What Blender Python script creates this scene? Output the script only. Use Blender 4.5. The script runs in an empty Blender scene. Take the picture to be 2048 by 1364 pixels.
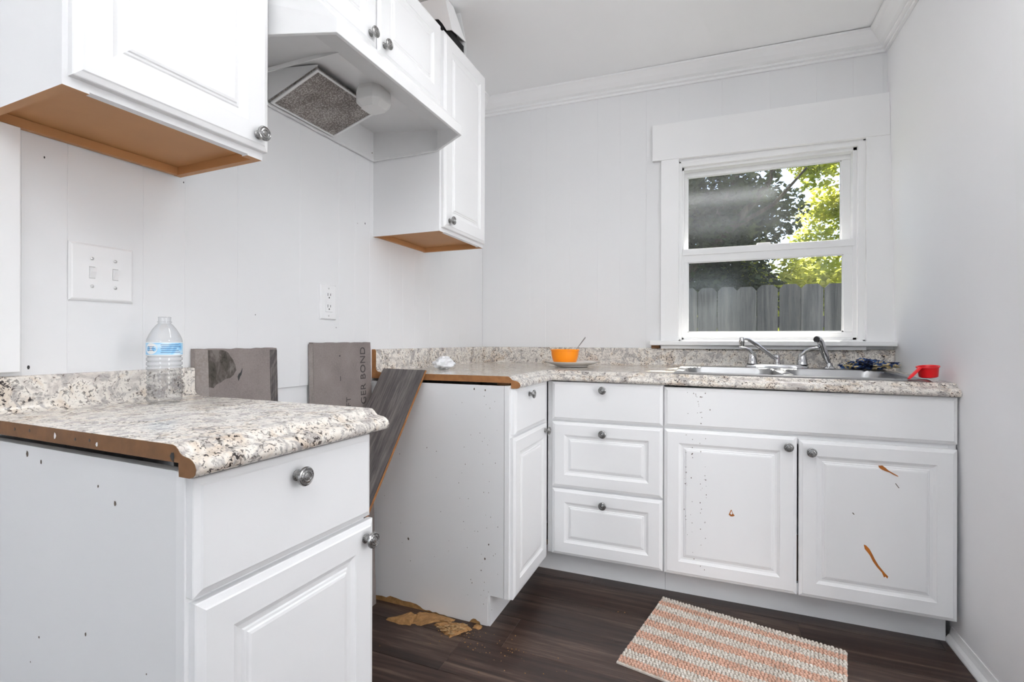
import bpy, math, random
from mathutils import Vector, Matrix, Euler, noise
random.seed(7)
R = math.radians
sc = bpy.context.scene
col = sc.collection

# ------------------------------------------------------------------ camera
CAM = Vector((1.279, -2.6932, 1.0431))
YAW, PITCH, ROLL, FPX = .3832, -.0005, .0024, 985.36
cd = bpy.data.cameras.new('camera'); cam = bpy.data.objects.new('camera', cd); col.objects.link(cam)
cd.sensor_width = 36; cd.lens = FPX / 2048 * 36; cd.clip_start = .02
F_ = Vector((-math.sin(YAW) * math.cos(PITCH), math.cos(YAW) * math.cos(PITCH), math.sin(PITCH)))
R_ = Vector((math.cos(YAW), math.sin(YAW), 0)); U_ = R_.cross(F_)
R2 = math.cos(ROLL) * R_ + math.sin(ROLL) * U_; U2 = -math.sin(ROLL) * R_ + math.cos(ROLL) * U_
cam.matrix_world = Matrix(((R2.x, U2.x, -F_.x, CAM.x), (R2.y, U2.y, -F_.y, CAM.y), (R2.z, U2.z, -F_.z, CAM.z), (0, 0, 0, 1)))
sc.camera = cam

REAR = -6.4                                   # rear wall of the room, behind the camera
# ------------------------------------------------------------------ world, sun, lamps, exposure
W = bpy.data.worlds.new('world'); sc.world = W; W.use_nodes = True
nt = W.node_tree; nt.nodes.clear()
o_ = nt.nodes.new('ShaderNodeOutputWorld'); b_ = nt.nodes.new('ShaderNodeBackground')
sk = nt.nodes.new('ShaderNodeTexSky'); sk.sky_type = 'NISHITA'; sk.sun_disc = False
sk.sun_elevation = R(58); sk.sun_rotation = R(20); sk.air_density = 1.0; sk.dust_density = 2.5; sk.ozone_density = 1.0
nt.links.new(sk.outputs[0], b_.inputs[0]); b_.inputs[1].default_value = .27
nt.links.new(b_.outputs[0], o_.inputs[0])

def light(name, kind, loc, power, size=None, aim=None, color=(1, 1, 1), angle=None):
    l = bpy.data.lights.new(name, kind); l.energy = power; l.color = color
    if kind == 'AREA': l.shape = 'RECTANGLE'; l.size, l.size_y = size
    if angle: l.angle = angle
    o = bpy.data.objects.new(name, l); col.objects.link(o); o.location = loc
    if aim: o.rotation_euler = (Vector(aim) - Vector(loc)).to_track_quat('-Z', 'Y').to_euler()
    return o
light('sun', 'SUN', (3, 6, 9), 16, aim=(1.3, -.2, 0), color=(1, .95, .84), angle=R(.6))
# added fill light in an unseen rear doorway, behind the camera
light('rear_fill_light', 'AREA', (.95, REAR - .06, 1.12), 14, (1.44, 1.96), aim=(.95, 0, 1.12), color=(.97, .985, 1))
light('hall_fill_light', 'AREA', (3.18, -2.42, 1.25), 28, (1.0, 1.5), aim=(0, -2.42, 1.25), color=(.98, .99, 1))   # added fill in the unseen side hall, shining through the right door opening
PENDANT = 5.6                  # radiance of the added pendant's diffuser, unseen just above the frame
LAMP_POWER = 30                 # the added uplight behind the camera
sc.view_settings.view_transform = 'Standard'; sc.view_settings.look = 'None'
sc.view_settings.exposure = 0.35; sc.view_settings.gamma = 1; sc.view_settings.use_curve_mapping = False
sc.cycles.max_bounces = 9; sc.cycles.diffuse_bounces = 7; sc.cycles.glossy_bounces = 3; sc.cycles.transparent_max_bounces = 16
sc.cycles.use_adaptive_sampling = True; sc.cycles.adaptive_threshold = .03
sc.cycles.caustics_reflective = False; sc.cycles.caustics_refractive = False

# ------------------------------------------------------------------ materials
def srgb(r, g, b):
    f = lambda c: (c / 255 / 12.92) if c / 255 <= .04045 else ((c / 255 + .055) / 1.055) ** 2.4
    return (f(r), f(g), f(b), 1)
class NT:
    def __init__(s, name):
        s.m = bpy.data.materials.new(name); s.m.use_nodes = True; s.t = s.m.node_tree
        s.bsdf = s.t.nodes['Principled BSDF']; s.out = s.t.nodes['Material Output']
    def n(s, t, **k):
        x = s.t.nodes.new(t)
        for a, v in k.items(): setattr(x, a, v)
        return x
    def l(s, a, b): s.t.links.new(a, b)
    def coord(s, scale=(1, 1, 1), rot=(0, 0, 0), kind='Object', rnd=False):
        tc = s.n('ShaderNodeTexCoord'); mp = s.n('ShaderNodeMapping')
        mp.inputs['Scale'].default_value = scale
        if any(rot):
            m0 = s.n('ShaderNodeMapping'); m0.inputs['Rotation'].default_value = rot; s.l(tc.outputs[kind], m0.inputs[0]); s.l(m0.outputs[0], mp.inputs[0])
        else: s.l(tc.outputs[kind], mp.inputs[0])
        if rnd:
            oi = s.n('ShaderNodeObjectInfo'); mu = s.n('ShaderNodeMath', operation='MULTIPLY'); mu.inputs[1].default_value = 37.3
            s.l(oi.outputs['Random'], mu.inputs[0]); s.l(mu.outputs[0], mp.inputs['Location'])
        return mp.outputs[0]
    def noise(s, co, scale, detail=3, rough=.55, dist=0):
        x = s.n('ShaderNodeTexNoise'); x.inputs['Scale'].default_value = scale; x.inputs['Detail'].default_value = detail
        x.inputs['Roughness'].default_value = rough; x.inputs['Distortion'].default_value = dist
        s.l(co, x.inputs['Vector']); return x.outputs['Fac']
    def ramp(s, fac, stops, interp='LINEAR'):
        x = s.n('ShaderNodeValToRGB'); cr = x.color_ramp; cr.interpolation = interp
        while len(cr.elements) < len(stops): cr.elements.new(.5)
        for e, (p, c) in zip(cr.elements, stops): e.position = p; e.color = c if len(c) == 4 else (*c, 1)
        s.l(fac, x.inputs[0]); return x.outputs[0]
    def mix(s, fac, a, b):
        x = s.n('ShaderNodeMix', data_type='RGBA')
        if isinstance(fac, float): x.inputs[0].default_value = fac
        else: s.l(fac, x.inputs[0])
        for sock, v in ((x.inputs[6], a), (x.inputs[7], b)):
            if isinstance(v, tuple): sock.default_value = v
            else: s.l(v, sock)
        return x.outputs[2]
    def bump(s, h, strength, dist=.001):
        x = s.n('ShaderNodeBump'); x.inputs['Strength'].default_value = strength; x.inputs['Distance'].default_value = dist
        s.l(h, x.inputs['Height']); s.l(x.outputs[0], s.bsdf.inputs['Normal'])
    def base(s, c):
        if isinstance(c, tuple): s.bsdf.inputs['Base Color'].default_value = c
        else: s.l(c, s.bsdf.inputs['Base Color'])
    def rough(s, v, metal=0., spec=None):
        s.bsdf.inputs['Roughness'].default_value = v; s.bsdf.inputs['Metallic'].default_value = metal
        if spec is not None: s.bsdf.inputs['Specular IOR Level'].default_value = spec
BW = lambda v: (v, v, v, 1)
M = {}
def paint(name, c, rough, var=.03, bscale=220, bstr=.08, nscale=2.2):
    m = NT(name); co = m.coord()
    n = m.noise(co, nscale, 4)
    c2 = tuple(x * (1 - var) for x in c[:3]) + (1,)
    m.base(m.ramp(n, [(.3, c2), (.7, c)])); m.rough(rough)
    m.bump(m.noise(co, bscale, 2), bstr, .0006); M[name] = m.m
paint('wall_paint', (.80, .803, .812, 1), .5, .02)
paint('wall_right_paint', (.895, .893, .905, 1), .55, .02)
paint('ceiling_paint', (.90, .90, .905, 1), .7, .02)
paint('trim_paint', (.885, .885, .888, 1), .38, .02, 120, .05)
paint('cabinet_white', (.85, .85, .855, 1), .33, .012, 300, .03)
paint('cabinet_side', (.80, .80, .805, 1), .4, .03, 300, .03)
paint('hood_white', (.80, .80, .80, 1), .28, .05, 60, .02, 9)
paint('vinyl_white', (.85, .85, .855, 1), .3, .01)
paint('plastic_white', (.84, .84, .845, 1), .3, .01)
paint('under_wood', srgb(192, 140, 90), .55, .14, 60, .1, 6)
paint('mdf_edge', srgb(122, 84, 50), .75, .3, 160, .5, 40)
paint('mdf_pale', srgb(164, 112, 66), .75, .3, 160, .5, 40)
paint('particleboard', srgb(178, 134, 84), .85, .45, 120, .8, 60)
paint('splinter_wood', srgb(214, 176, 126), .85, .6, 120, .5, 90)
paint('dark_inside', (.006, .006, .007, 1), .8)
paint('orange_plastic', srgb(255, 150, 8), .35, .02)
paint('red_plastic', srgb(226, 10, 24), .28, .03)
paint('ceramic', (.80, .78, .75, 1), .15, .02)
paint('lens_plastic', (.80, .80, .79, 1), .45, .03)
paint('black_rubber', (.012, .012, .013, 1), .5)
paint('stain_brown', srgb(186, 108, 34), .35, .35, 80, .3, 60)
paint('stain_dark', srgb(96, 80, 66), .6, .3)
paint('slot_dark', (.03, .03, .03, 1), .6)
paint('slot_grey', (.45, .45, .45, 1), .6)
paint('ink', srgb(78, 73, 71), .8, .15, nscale=60)
paint('label_print', srgb(52, 92, 150), .5, .05)
paint('exterior_siding', srgb(190, 190, 186), .7)

def metal(name, c, rough, aniso=None):
    m = NT(name); co = m.coord(aniso or (1, 1, 1)); n = m.noise(co, 300 if not aniso else 60, 2)
    m.base(c); m.rough(rough, 1.0)
    x = m.n('ShaderNodeMapRange'); x.inputs[3].default_value = rough * .8; x.inputs[4].default_value = rough * 1.25
    m.l(n, x.inputs[0]); m.l(x.outputs[0], m.bsdf.inputs['Roughness']); M[name] = m.m
metal('nickel', (.33, .325, .32, 1), .27)
metal('chrome', (.62, .62, .63, 1), .1)
metal('steel', (.40, .40, .405, 1), .34, (1, 30, 30))
metal('screw_steel', (.6, .6, .6, 1), .3)

m = NT('filter_mesh')                         # greasy woven aluminium mesh
co = m.coord((1, 1, 1)); v = m.n('ShaderNodeTexVoronoi'); v.inputs['Scale'].default_value = 200; m.l(co, v.inputs['Vector'])
n = m.noise(co, 14, 4, .6, .6)
m.base(m.mix(m.ramp(v.outputs['Distance'], [(.15, BW(1)), (.6, BW(0))]), m.ramp(n, [(.35, srgb(112, 105, 100)), (.65, srgb(148, 141, 136))]), m.ramp(n, [(.35, srgb(172, 164, 158)), (.65, srgb(214, 210, 206))])))
m.rough(.5, .25); m.bump(v.outputs['Distance'], .8, .004); M['filter_mesh'] = m.m

m = NT('granite')                             # speckled granite-look laminate
co = m.coord()
a = m.noise(co, 13, 5, .62, 1.2); b = m.noise(co, 34, 4, .6, .8); c = m.noise(co, 75, 3, .6, 1.6); d = m.noise(co, 150, 2, .5, .6)
base = m.ramp(a, [(.30, srgb(186, 168, 150)), (.40, srgb(216, 204, 190)), (.52, srgb(230, 225, 217)), (.62, srgb(208, 201, 194)), (.74, srgb(176, 168, 162))])
base = m.mix(m.ramp(b, [(.52, BW(0)), (.60, BW(.75))]), base, m.ramp(d, [(.35, srgb(128, 122, 122)), (.65, srgb(192, 186, 182))]))
base = m.mix(m.ramp(c, [(.60, BW(0)), (.66, BW(.8))]), base, srgb(96, 82, 76))
msk = m.n('ShaderNodeMath', operation='MULTIPLY')
m.l(m.ramp(d, [(.565, BW(0)), (.615, BW(1))]), msk.inputs[0]); m.l(m.ramp(a, [(.40, BW(1)), (.62, BW(.15))]), msk.inputs[1])
base = m.mix(msk.outputs[0], base, srgb(46, 38, 38))
m.base(base); m.rough(.13); M['granite'] = m.m

def wood(name, stops, scale, along, rough, rnd=True, rot=(0, 0, 0), bstr=.15):
    m = NT(name); s = [1, 1, 1]; s[along] = .07
    co = m.coord(tuple(s), rot=rot, rnd=rnd)
    w = m.noise(co, scale, 6, .62, 1.6); f = m.noise(co, scale * 7, 4, .7, .3)
    mx = m.n('ShaderNodeMath', operation='MULTIPLY_ADD'); mx.inputs[1].default_value = .35; m.l(f, mx.inputs[0])
    mm = m.n('ShaderNodeMath', operation='MULTIPLY'); mm.inputs[1].default_value = .68; m.l(w, mm.inputs[0]); m.l(mm.outputs[0], mx.inputs[2])
    c = m.ramp(mx.outputs[0], stops)
    if rnd:
        oi = m.n('ShaderNodeObjectInfo'); hs = m.n('ShaderNodeHueSaturation'); r = m.n('ShaderNodeMapRange')
        r.inputs[3].default_value = .66; r.inputs[4].default_value = 1.02; m.l(oi.outputs['Random'], r.inputs[0]); m.l(r.outputs[0], hs.inputs['Value']); m.l(c, hs.inputs['Color']); c = hs.outputs[0]
    m.base(c); m.rough(rough); m.bump(mx.outputs[0], bstr, .001); M[name] = m.m
wood('floor_plank', [(.36, srgb(36, 25, 21)), (.47, srgb(56, 40, 34)), (.55, srgb(74, 56, 48)), (.66, srgb(112, 92, 80))], 13, 0, .40)
wood('laminate_grey', [(.38, srgb(62, 58, 58)), (.5, srgb(88, 83, 82)), (.62, srgb(120, 113, 110))], 30, 2, .45, False, rot=(R(37.9), 0, 0))
wood('fence_wood', [(.36, srgb(50, 52, 55)), (.5, srgb(76, 78, 81)), (.64, srgb(102, 102, 102))], 14, 2, .85)
wood('bark', [(.36, srgb(48, 40, 32)), (.5, srgb(86, 74, 60)), (.64, srgb(126, 112, 94))], 9, 2, .9)

m = NT('cement_board')
co = m.coord(); n = m.noise(co, 7, 5); f = m.noise(co, 260, 3)
m.base(m.mix(m.ramp(f, [(.35, BW(0)), (.7, BW(.35))]), m.ramp(n, [(.3, srgb(118, 108, 105)), (.7, srgb(142, 132, 129))]), srgb(160, 152, 148)))
m.rough(.85); m.bump(f, .25, .001); M['cement_board'] = m.m
m = NT('cement_pale')
co = m.coord(); n = m.noise(co, 12, 4); f = m.noise(co, 180, 3)
m.base(m.mix(m.ramp(f, [(.35, BW(0)), (.7, BW(.4))]), m.ramp(n, [(.3, srgb(136, 126, 122)), (.7, srgb(160, 151, 147))]), srgb(176, 170, 166)))
m.rough(.9); m.bump(f, .5, .001); M['cement_pale'] = m.m
m = NT('mold')                                # dark damp stain
co = m.coord((1, 1, .5)); n = m.noise(co, 40, 5, .7, .5)
m.base(m.ramp(n, [(.35, srgb(52, 48, 42)), (.5, srgb(86, 80, 74)), (.62, srgb(118, 110, 106))])); m.rough(.9); M['mold'] = m.m

m = NT('chenille')
co = m.coord(); n = m.noise(co, 90, 3); g = m.noise(co, 12, 3)
m.base(m.mix(m.ramp(g, [(.45, BW(0)), (.7, BW(.35))]), m.ramp(n, [(.3, srgb(196, 186, 174)), (.7, srgb(232, 226, 218))]), srgb(168, 152, 138))); m.rough(.95); m.bump(n, .5, .002); M['chenille_cream'] = m.m
m = NT('chenille_peach')
co = m.coord(); n = m.noise(co, 90, 3); g = m.noise(co, 12, 3)
m.base(m.mix(m.ramp(g, [(.45, BW(0)), (.7, BW(.35))]), m.ramp(n, [(.3, srgb(196, 152, 130)), (.7, srgb(226, 186, 166))]), srgb(168, 136, 118))); m.rough(.95); m.bump(n, .5, .002); M['chenille_peach'] = m.m

m = NT('tissue')
co = m.coord(); m.base((.86, .87, .89, 1)); m.rough(.4); m.bsdf.inputs['Subsurface Weight'].default_value = .0; m.bump(m.noise(co, 90, 3), .3, .002); M['tissue'] = m.m
m = NT('cloth_print')
co = m.coord(); n = m.noise(co, 30, 3, .5, 1.0)
m.base(m.ramp(n, [(0, srgb(22, 26, 38)), (.40, srgb(34, 52, 96)), (.50, srgb(70, 104, 158)), (.55, srgb(196, 176, 130)), (.62, srgb(222, 206, 160)), (.68, srgb(30, 30, 34))], 'CONSTANT')); m.rough(.9); M['cloth_print'] = m.m
m = NT('bottle_label')
co = m.coord((1, 1, 1)); n = m.noise(co, 26, 2, .5, .8)
m.base(m.ramp(n, [(.38, srgb(104, 172, 222)), (.52, srgb(150, 204, 236)), (.66, srgb(206, 230, 244))])); m.rough(.35); M['bottle_label'] = m.m

def see_through(name, tint, refl, rough=0.02, spec=(1, 1, 1, 1)):
    m = NT(name); m.t.nodes.remove(m.bsdf)
    tr = m.n('ShaderNodeBsdfTransparent'); tr.inputs[0].default_value = tint
    gl = m.n('ShaderNodeBsdfGlossy'); gl.inputs[0].default_value = spec; gl.inputs['Roughness'].default_value = rough
    lw = m.n('ShaderNodeLayerWeight'); pw_ = m.n('ShaderNodeMath', operation='POWER'); pw_.inputs[1].default_value = 4.0
    ma = m.n('ShaderNodeMath', operation='MULTIPLY_ADD'); ma.inputs[1].default_value = .8; ma.inputs[2].default_value = refl; mx = m.n('ShaderNodeMixShader')
    m.l(lw.outputs['Facing'], pw_.inputs[0]); m.l(pw_.outputs[0], ma.inputs[0]); lw.inputs[0].default_value = .5
    m.l(ma.outputs[0], mx.inputs[0]); m.l(tr.outputs[0], mx.inputs[1]); m.l(gl.outputs[0], mx.inputs[2]); m.l(mx.outputs[0], m.out.inputs[0]); M[name] = m.m
see_through('window_glass', (.95, .96, .96, 1), .03, .11)
m = NT('bottle_plastic'); m.t.nodes.remove(m.bsdf)
tr = m.n('ShaderNodeBsdfTransparent'); gl = m.n('ShaderNodeBsdfGlossy'); gl.inputs['Roughness'].default_value = .07; mx = m.n('ShaderNodeMixShader')
lw = m.n('ShaderNodeLayerWeight'); lw.inputs[0].default_value = .5
m.l(m.ramp(lw.outputs['Facing'], [(.1, (.965, .97, .975, 1)), (.75, (.86, .87, .88, 1)), (1, (.6, .61, .62, 1))]), tr.inputs[0])
m.l(m.ramp(lw.outputs['Facing'], [(0, BW(.05)), (.6, BW(.10)), (1, BW(.6))]), mx.inputs[0])
m.l(tr.outputs[0], mx.inputs[1]); m.l(gl.outputs[0], mx.inputs[2]); m.l(mx.outputs[0], m.out.inputs[0]); M['bottle_plastic'] = m.m
m = NT('lamp_glow'); m.bsdf.inputs['Emission Color'].default_value = (.975, .99, 1, 1); m.bsdf.inputs['Emission Strength'].default_value = PENDANT; m.base((.8, .8, .8, 1)); M['lamp_glow'] = m.m
def leaf(name, c1, c2, tr):
    m = NT(name); m.t.nodes.remove(m.bsdf); co = m.coord(); n = m.noise(co, 2.5, 3)
    c = m.ramp(n, [(.35, c1), (.65, c2)])
    d = m.n('ShaderNodeBsdfDiffuse'); t = m.n('ShaderNodeBsdfTranslucent'); mx = m.n('ShaderNodeMixShader'); mx.inputs[0].default_value = tr
    m.l(c, d.inputs[0]); m.l(c, t.inputs[0]); m.l(d.outputs[0], mx.inputs[1]); m.l(t.outputs[0], mx.inputs[2]); m.l(mx.outputs[0], m.out.inputs[0]); M[name] = m.m
leaf('leaf_bright', srgb(158, 170, 50), srgb(226, 222, 120), .6)
leaf('leaf_mid', srgb(118, 132, 50), srgb(176, 178, 92), .5)
leaf('leaf_dark', srgb(52, 58, 42), srgb(92, 100, 70), .15)
leaf('grass_blade', srgb(74, 96, 44), srgb(120, 138, 70), .2)

# ------------------------------------------------------------------ mesh helpers
BASE = {}                                     # build-space origin of each object
def tag(o, label=None, cat=None, group=None, kind=None):
    if label: o['label'] = label
    if cat: o['category'] = cat
    if group: o['group'] = group
    if kind: o['kind'] = kind
    return o
def thing(name, loc, label=None, cat=None, group=None, kind=None, rz=0):
    o = bpy.data.objects.new(name, None); o.empty_display_size = .05; col.objects.link(o)
    o.location = loc; o.rotation_euler = (0, 0, rz); BASE[o] = Vector(loc)
    return tag(o, label, cat, group, kind)
class MB:
    def __init__(s): s.v = []; s.f = []; s.mi = []; s.sm = []
    def add(s, vs, fs, mi=0, smooth=False):
        k = len(s.v); s.v += [tuple(x) for x in vs]; s.f += [tuple(i + k for i in f) for f in fs]
        s.mi += [mi] * len(fs) if isinstance(mi, int) else list(mi); s.sm += [smooth] * len(fs); return s
    def box(s, x0, x1, y0, y1, z0, z1, mi=0):
        # faces: bottom, top, -y, +x, +y, -x
        return s.add([(x0, y0, z0), (x1, y0, z0), (x1, y1, z0), (x0, y1, z0), (x0, y0, z1), (x1, y0, z1), (x1, y1, z1), (x0, y1, z1)],
                     [(3, 2, 1, 0), (4, 5, 6, 7), (0, 1, 5, 4), (1, 2, 6, 5), (2, 3, 7, 6), (3, 0, 4, 7)], mi)
    def prism(s, poly, d, mi=0):              # polygon of 3D points extruded by vector d
        n = len(poly); d = Vector(d); a = [Vector(p) for p in poly]
        return s.add(a + [p + d for p in a], [tuple(range(n - 1, -1, -1)), tuple(range(n, 2 * n))] + [(i, (i + 1) % n, n + (i + 1) % n, n + i) for i in range(n)], mi)
    def lathe(s, prof, c=(0, 0, 0), n=24, mi=0, axis=None, smooth=True):
        c = Vector(c); q = Vector((0, 0, 1)).rotation_difference(Vector(axis)) if axis else None
        vs = []
        for r, z in prof:
            for i in range(n):
                a = 2 * math.pi * i / n; p = Vector((r * math.cos(a), r * math.sin(a), z))
                vs.append(c + (q @ p if q else p))
        fs = [(k * n + i, k * n + (i + 1) % n, (k + 1) * n + (i + 1) % n, (k + 1) * n + i) for k in range(len(prof) - 1) for i in range(n)]
        if prof[0][0] > 1e-6: fs.append(tuple(range(n - 1, -1, -1)))
        if prof[-1][0] > 1e-6: fs.append(tuple((len(prof) - 1) * n + i for i in range(n)))
        return s.add(vs, fs, mi, smooth)
    def tube(s, pts, rad, n=12, mi=0, flat=1.0, up=(0, 0, 1)):
        P = [Vector(p) for p in pts]; k = len(P); rad = rad if hasattr(rad, '__len__') else [rad] * k; vs = []
        for i, p in enumerate(P):
            t = (P[min(i + 1, k - 1)] - P[max(i - 1, 0)]).normalized(); a = t.cross(Vector(up))
            a = (a if a.length > 1e-4 else t.cross(Vector((1, 0, 0)))).normalized(); b = a.cross(t)
            for j in range(n):
                w = 2 * math.pi * j / n; vs.append(p + rad[i] * (math.cos(w) * a + math.sin(w) * b * flat))
        fs = [(i * n + j, i * n + (j + 1) % n, (i + 1) * n + (j + 1) % n, (i + 1) * n + j) for i in range(k - 1) for j in range(n)]
        fs += [tuple(range(n - 1, -1, -1)), tuple((k - 1) * n + j for j in range(n))]
        return s.add(vs, fs, mi, True)
    def rings(s, O, U, V, N, w, h, rs, mi=0): # nested rectangles (inset, height along N): raised-panel fronts
        O, U, V, N = map(Vector, (O, U, V, N)); vs = []
        for i, d in rs:
            for a, b in ((i, i), (w - i, i), (w - i, h - i), (i, h - i)): vs.append(O + U * a + V * b + N * d)
        k = len(rs); flip = U.cross(V).dot(N) < 0
        fs = [(3, 2, 1, 0), tuple(4 * (k - 1) + j for j in range(4))]
        for r in range(k - 1):
            for j in range(4): fs.append((4 * r + j, 4 * r + (j + 1) % 4, 4 * r + 4 + (j + 1) % 4, 4 * r + 4 + j))
        if flip: fs = [f[::-1] for f in fs]
        return s.add(vs, fs, mi)
    def build(s, name, mat, parent=None, bevel=0, loc=None, kind=None):
        if parent is not None: b = BASE[parent]
        elif loc is not None: b = Vector(loc)
        else:
            xs, ys, zs = zip(*s.v); b = Vector(((min(xs) + max(xs)) / 2, (min(ys) + max(ys)) / 2, min(zs)))
        me = bpy.data.meshes.new(name); me.from_pydata([tuple(Vector(v) - b) for v in s.v], [], s.f)
        for mm in (mat if isinstance(mat, (list, tuple)) else [mat]): me.materials.append(M[mm])
        me.polygons.foreach_set('material_index', s.mi); me.polygons.foreach_set('use_smooth', s.sm); me.update()
        if any(s.sm): me.set_sharp_from_angle(angle=R(38))
        o = bpy.data.objects.new(name, me); col.objects.link(o); BASE[o] = b
        if parent is not None: o.parent = parent
        else: o.location = b
        if bevel:
            md = o.modifiers.new('bevel', 'BEVEL'); md.width = bevel; md.segments = 2; md.limit_method = 'ANGLE'; md.angle_limit = R(40)
        if kind: o['kind'] = kind
        return o
def share(name, src, parent, pos, rot=(0, 0, 0), scale=None):
    """a further part or thing that shares src's mesh; pos in build space"""
    o = bpy.data.objects.new(name, src.data if hasattr(src, 'data') else src); col.objects.link(o)
    b = BASE[parent] if parent is not None else Vector((0, 0, 0)); o.parent = parent
    o.location = Vector(pos) - b; o.rotation_euler = rot; BASE[o] = Vector(pos)
    if scale: o.scale = scale
    return o
def Box(name, mat, ext, parent=None, bevel=0, kind=None): return MB().box(*ext).build(name, mat, parent, bevel, kind=kind)

# ------------------------------------------------------------------ the room
def wx(z): return 2.062 - .0204 * z           # right wall leans a little
def cz(x): return 2.472 - .0195 * x           # ceiling drops a little to the right
# floor: planks running along x, each its own piece
fl = tag(Box('floor', 'dark_inside', (-.1, 2.3, REAR - .1, .12, -.06, -.009)), kind='structure')
pw, pl = .183, 1.22
j = 0; y = .06
offs = [.48, 1.02, .18, .80, .36, 1.16, .62]
def floor_plank(x0, x1, y0, y1):
    MB().rings((x0, y0, -.009), (1, 0, 0), (0, 1, 0), (0, 0, 1), x1 - x0, y1 - y0, [(0, 0), (0, .0082), (.0012, .009)]).build('plank', 'floor_plank', fl)
row = 0
yy = -1.149 + pw * 7
while yy > REAR:
    x = -.05; nx = offs[row % 7]
    while x < 2.2:
        e = min(nx, 2.2)
        floor_plank(x + .0003, e - .0003, max(yy - pw, REAR) + .0003, min(yy, .1) - .0003)
        x = e; nx += pl
    yy -= pw; row += 1

# left wall: backing with v-grooved paneling boards in front of it
wl = tag(Box('wall_left', 'wall_paint', (-.12, -.006, REAR, .12, -.05, 2.6)), kind='structure')
gy = [0, -.16, -.305, -.49, -.60, -.735, -.833, -.93, -1.062, -1.15, -1.239, -1.426, -1.661, -1.816, -1.918, -2.07, -2.147, -2.30, -2.45, -2.66, -2.85, -3.1, -3.3, -3.55, -3.75, -4.0, -4.25, -4.5, -4.8, -5.1, -5.4, -5.7, -6.0, REAR]
for a, b in zip(gy[1:], gy[:-1]):
    z0 = .889 if (a < -1.07 and b > -1.83) else 0
    MB().rings((-.006, a, z0), (0, 1, 0), (0, 0, 1), (1, 0, 0), b - a, 2.55 - z0, [(0, 0), (.0, .0052), (.0009, .006)]).build('panel_board', 'wall_paint', wl)
# back wall: boards round the window opening
WX0, WX1, WZ0, WZ1 = 1.126, 1.934, 1.045, 1.972
wb = MB()
for e in ((-.12, WX0, .006, .13, -.05, 2.6), (WX1, 2.3, .006, .13, -.05, 2.6), (WX0, WX1, .006, .13, -.05, WZ0), (WX0, WX1, .006, .13, WZ1, 2.6)): wb.box(*e)
wb = tag(wb.build('wall_back', 'wall_paint'), kind='structure')
gx = [0, .12, .305, .402, .544, .70, .823, .96, 1.126, 1.33, 1.545, 1.74, 1.886, 2.0, 2.12]
for a, b in zip(gx[:-1], gx[1:]):
    spans = [(0, 2.55)] if b <= WX0 + .001 or a >= WX1 else [(0, WZ0), (WZ1, 2.55)]
    for z0, z1 in spans:
        if a < WX1 < b and a >= WX0: pass
        MB().rings((a, .006, z0), (1, 0, 0), (0, 0, 1), (0, -1, 0), b - a, z1 - z0, [(0, 0), (0, .0052), (.0009, .006)]).build('panel_board', 'wall_paint', wb)
# right wall (plaster), rear wall with an added opening, ceiling
wr = MB()
DY0, DY1, DZ1 = -2.32, -1.12, 2.06
for ya, yb, za, zb in ((DY1, .006, -.05, 2.6), (REAR, DY0, -.05, 2.6), (DY0, DY1, DZ1, 2.6)):
    wr.add([(wx(za), ya, za), (wx(zb), ya, zb), (wx(zb), yb, zb), (wx(za), yb, za), (2.18, ya, za), (2.18, ya, zb), (2.18, yb, zb), (2.18, yb, za)], [(0, 1, 2, 3)[::-1], (4, 5, 6, 7), (0, 1, 5, 4), (1, 2, 6, 5), (2, 3, 7, 6), (3, 0, 4, 7)])
wr = tag(wr.build('wall_right', 'wall_right_paint'), kind='structure')
for nm, e, mt in (('wall_hall_right', (3.2, 3.3, -3.3, -.9, -.05, 2.6), 'wall_paint'), ('wall_hall_front', (2.181, 3.2, -1.0, -.9, -.05, 2.6), 'wall_paint'), ('wall_hall_rear', (2.181, 3.2, -3.3, -3.2, -.05, 2.6), 'wall_paint'), ('ceiling_hall', (2.181, 3.2, -3.2, -1.0, 2.42, 2.6), 'ceiling_paint'), ('floor_hall', (2.181, 3.2, -3.2, -1.0, -.06, 0), 'floor_plank')):  # unseen side hall, added round the fill light
    tag(Box(nm, mt, e), kind='structure')
w3 = thing('added_hall_window', (3.19, -2.42, .5), kind='structure')  # window frame added round the hall fill light
for e in ((3.165, 3.199, -3.00, -2.92, .42, 2.08), (3.165, 3.199, -1.92, -1.84, .42, 2.08), (3.165, 3.199, -2.92, -1.92, 2.0, 2.08), (3.165, 3.199, -2.92, -1.92, .42, .5)): Box('casing_board', 'trim_paint', e, w3)
Box('sash_rail', 'vinyl_white', (3.15, 3.172, -2.92, -1.92, 1.23, 1.27), w3)
d2_ = thing('door_2', (2.1, -1.57, 0), kind='structure')
for e in ((2.02, 2.181, DY1 - .02, DY1, 0, DZ1), (2.02, 2.181, DY0, DY0 + .02, 0, DZ1), (2.02, 2.181, DY0 + .02, DY1 - .02, DZ1 - .02, DZ1)): Box('jamb', 'trim_paint', e, d2_)
Box('casing_board', 'trim_paint', (2.005, 2.062, DY0 - .09, DY0 + .005, 0, DZ1 + .09), d2_)
Box('threshold', 'nickel', (2.05, 2.2, DY0 + .02, DY1 - .02, 0, .012), d2_)
rw = MB()
for e in ((-.12, .2, REAR - .12, REAR, -.05, 2.6), (1.7, 2.3, REAR - .12, REAR, -.05, 2.6), (.2, 1.7, REAR - .12, REAR, -.05, .08), (.2, 1.7, REAR - .12, REAR, 2.15, 2.6)): rw.box(*e)
tag(rw.build('wall_rear', 'wall_paint'), kind='structure')
w2 = thing('added_rear_door', (.95, REAR, 0), kind='structure')  # unseen door frame added round the rear fill light
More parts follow.
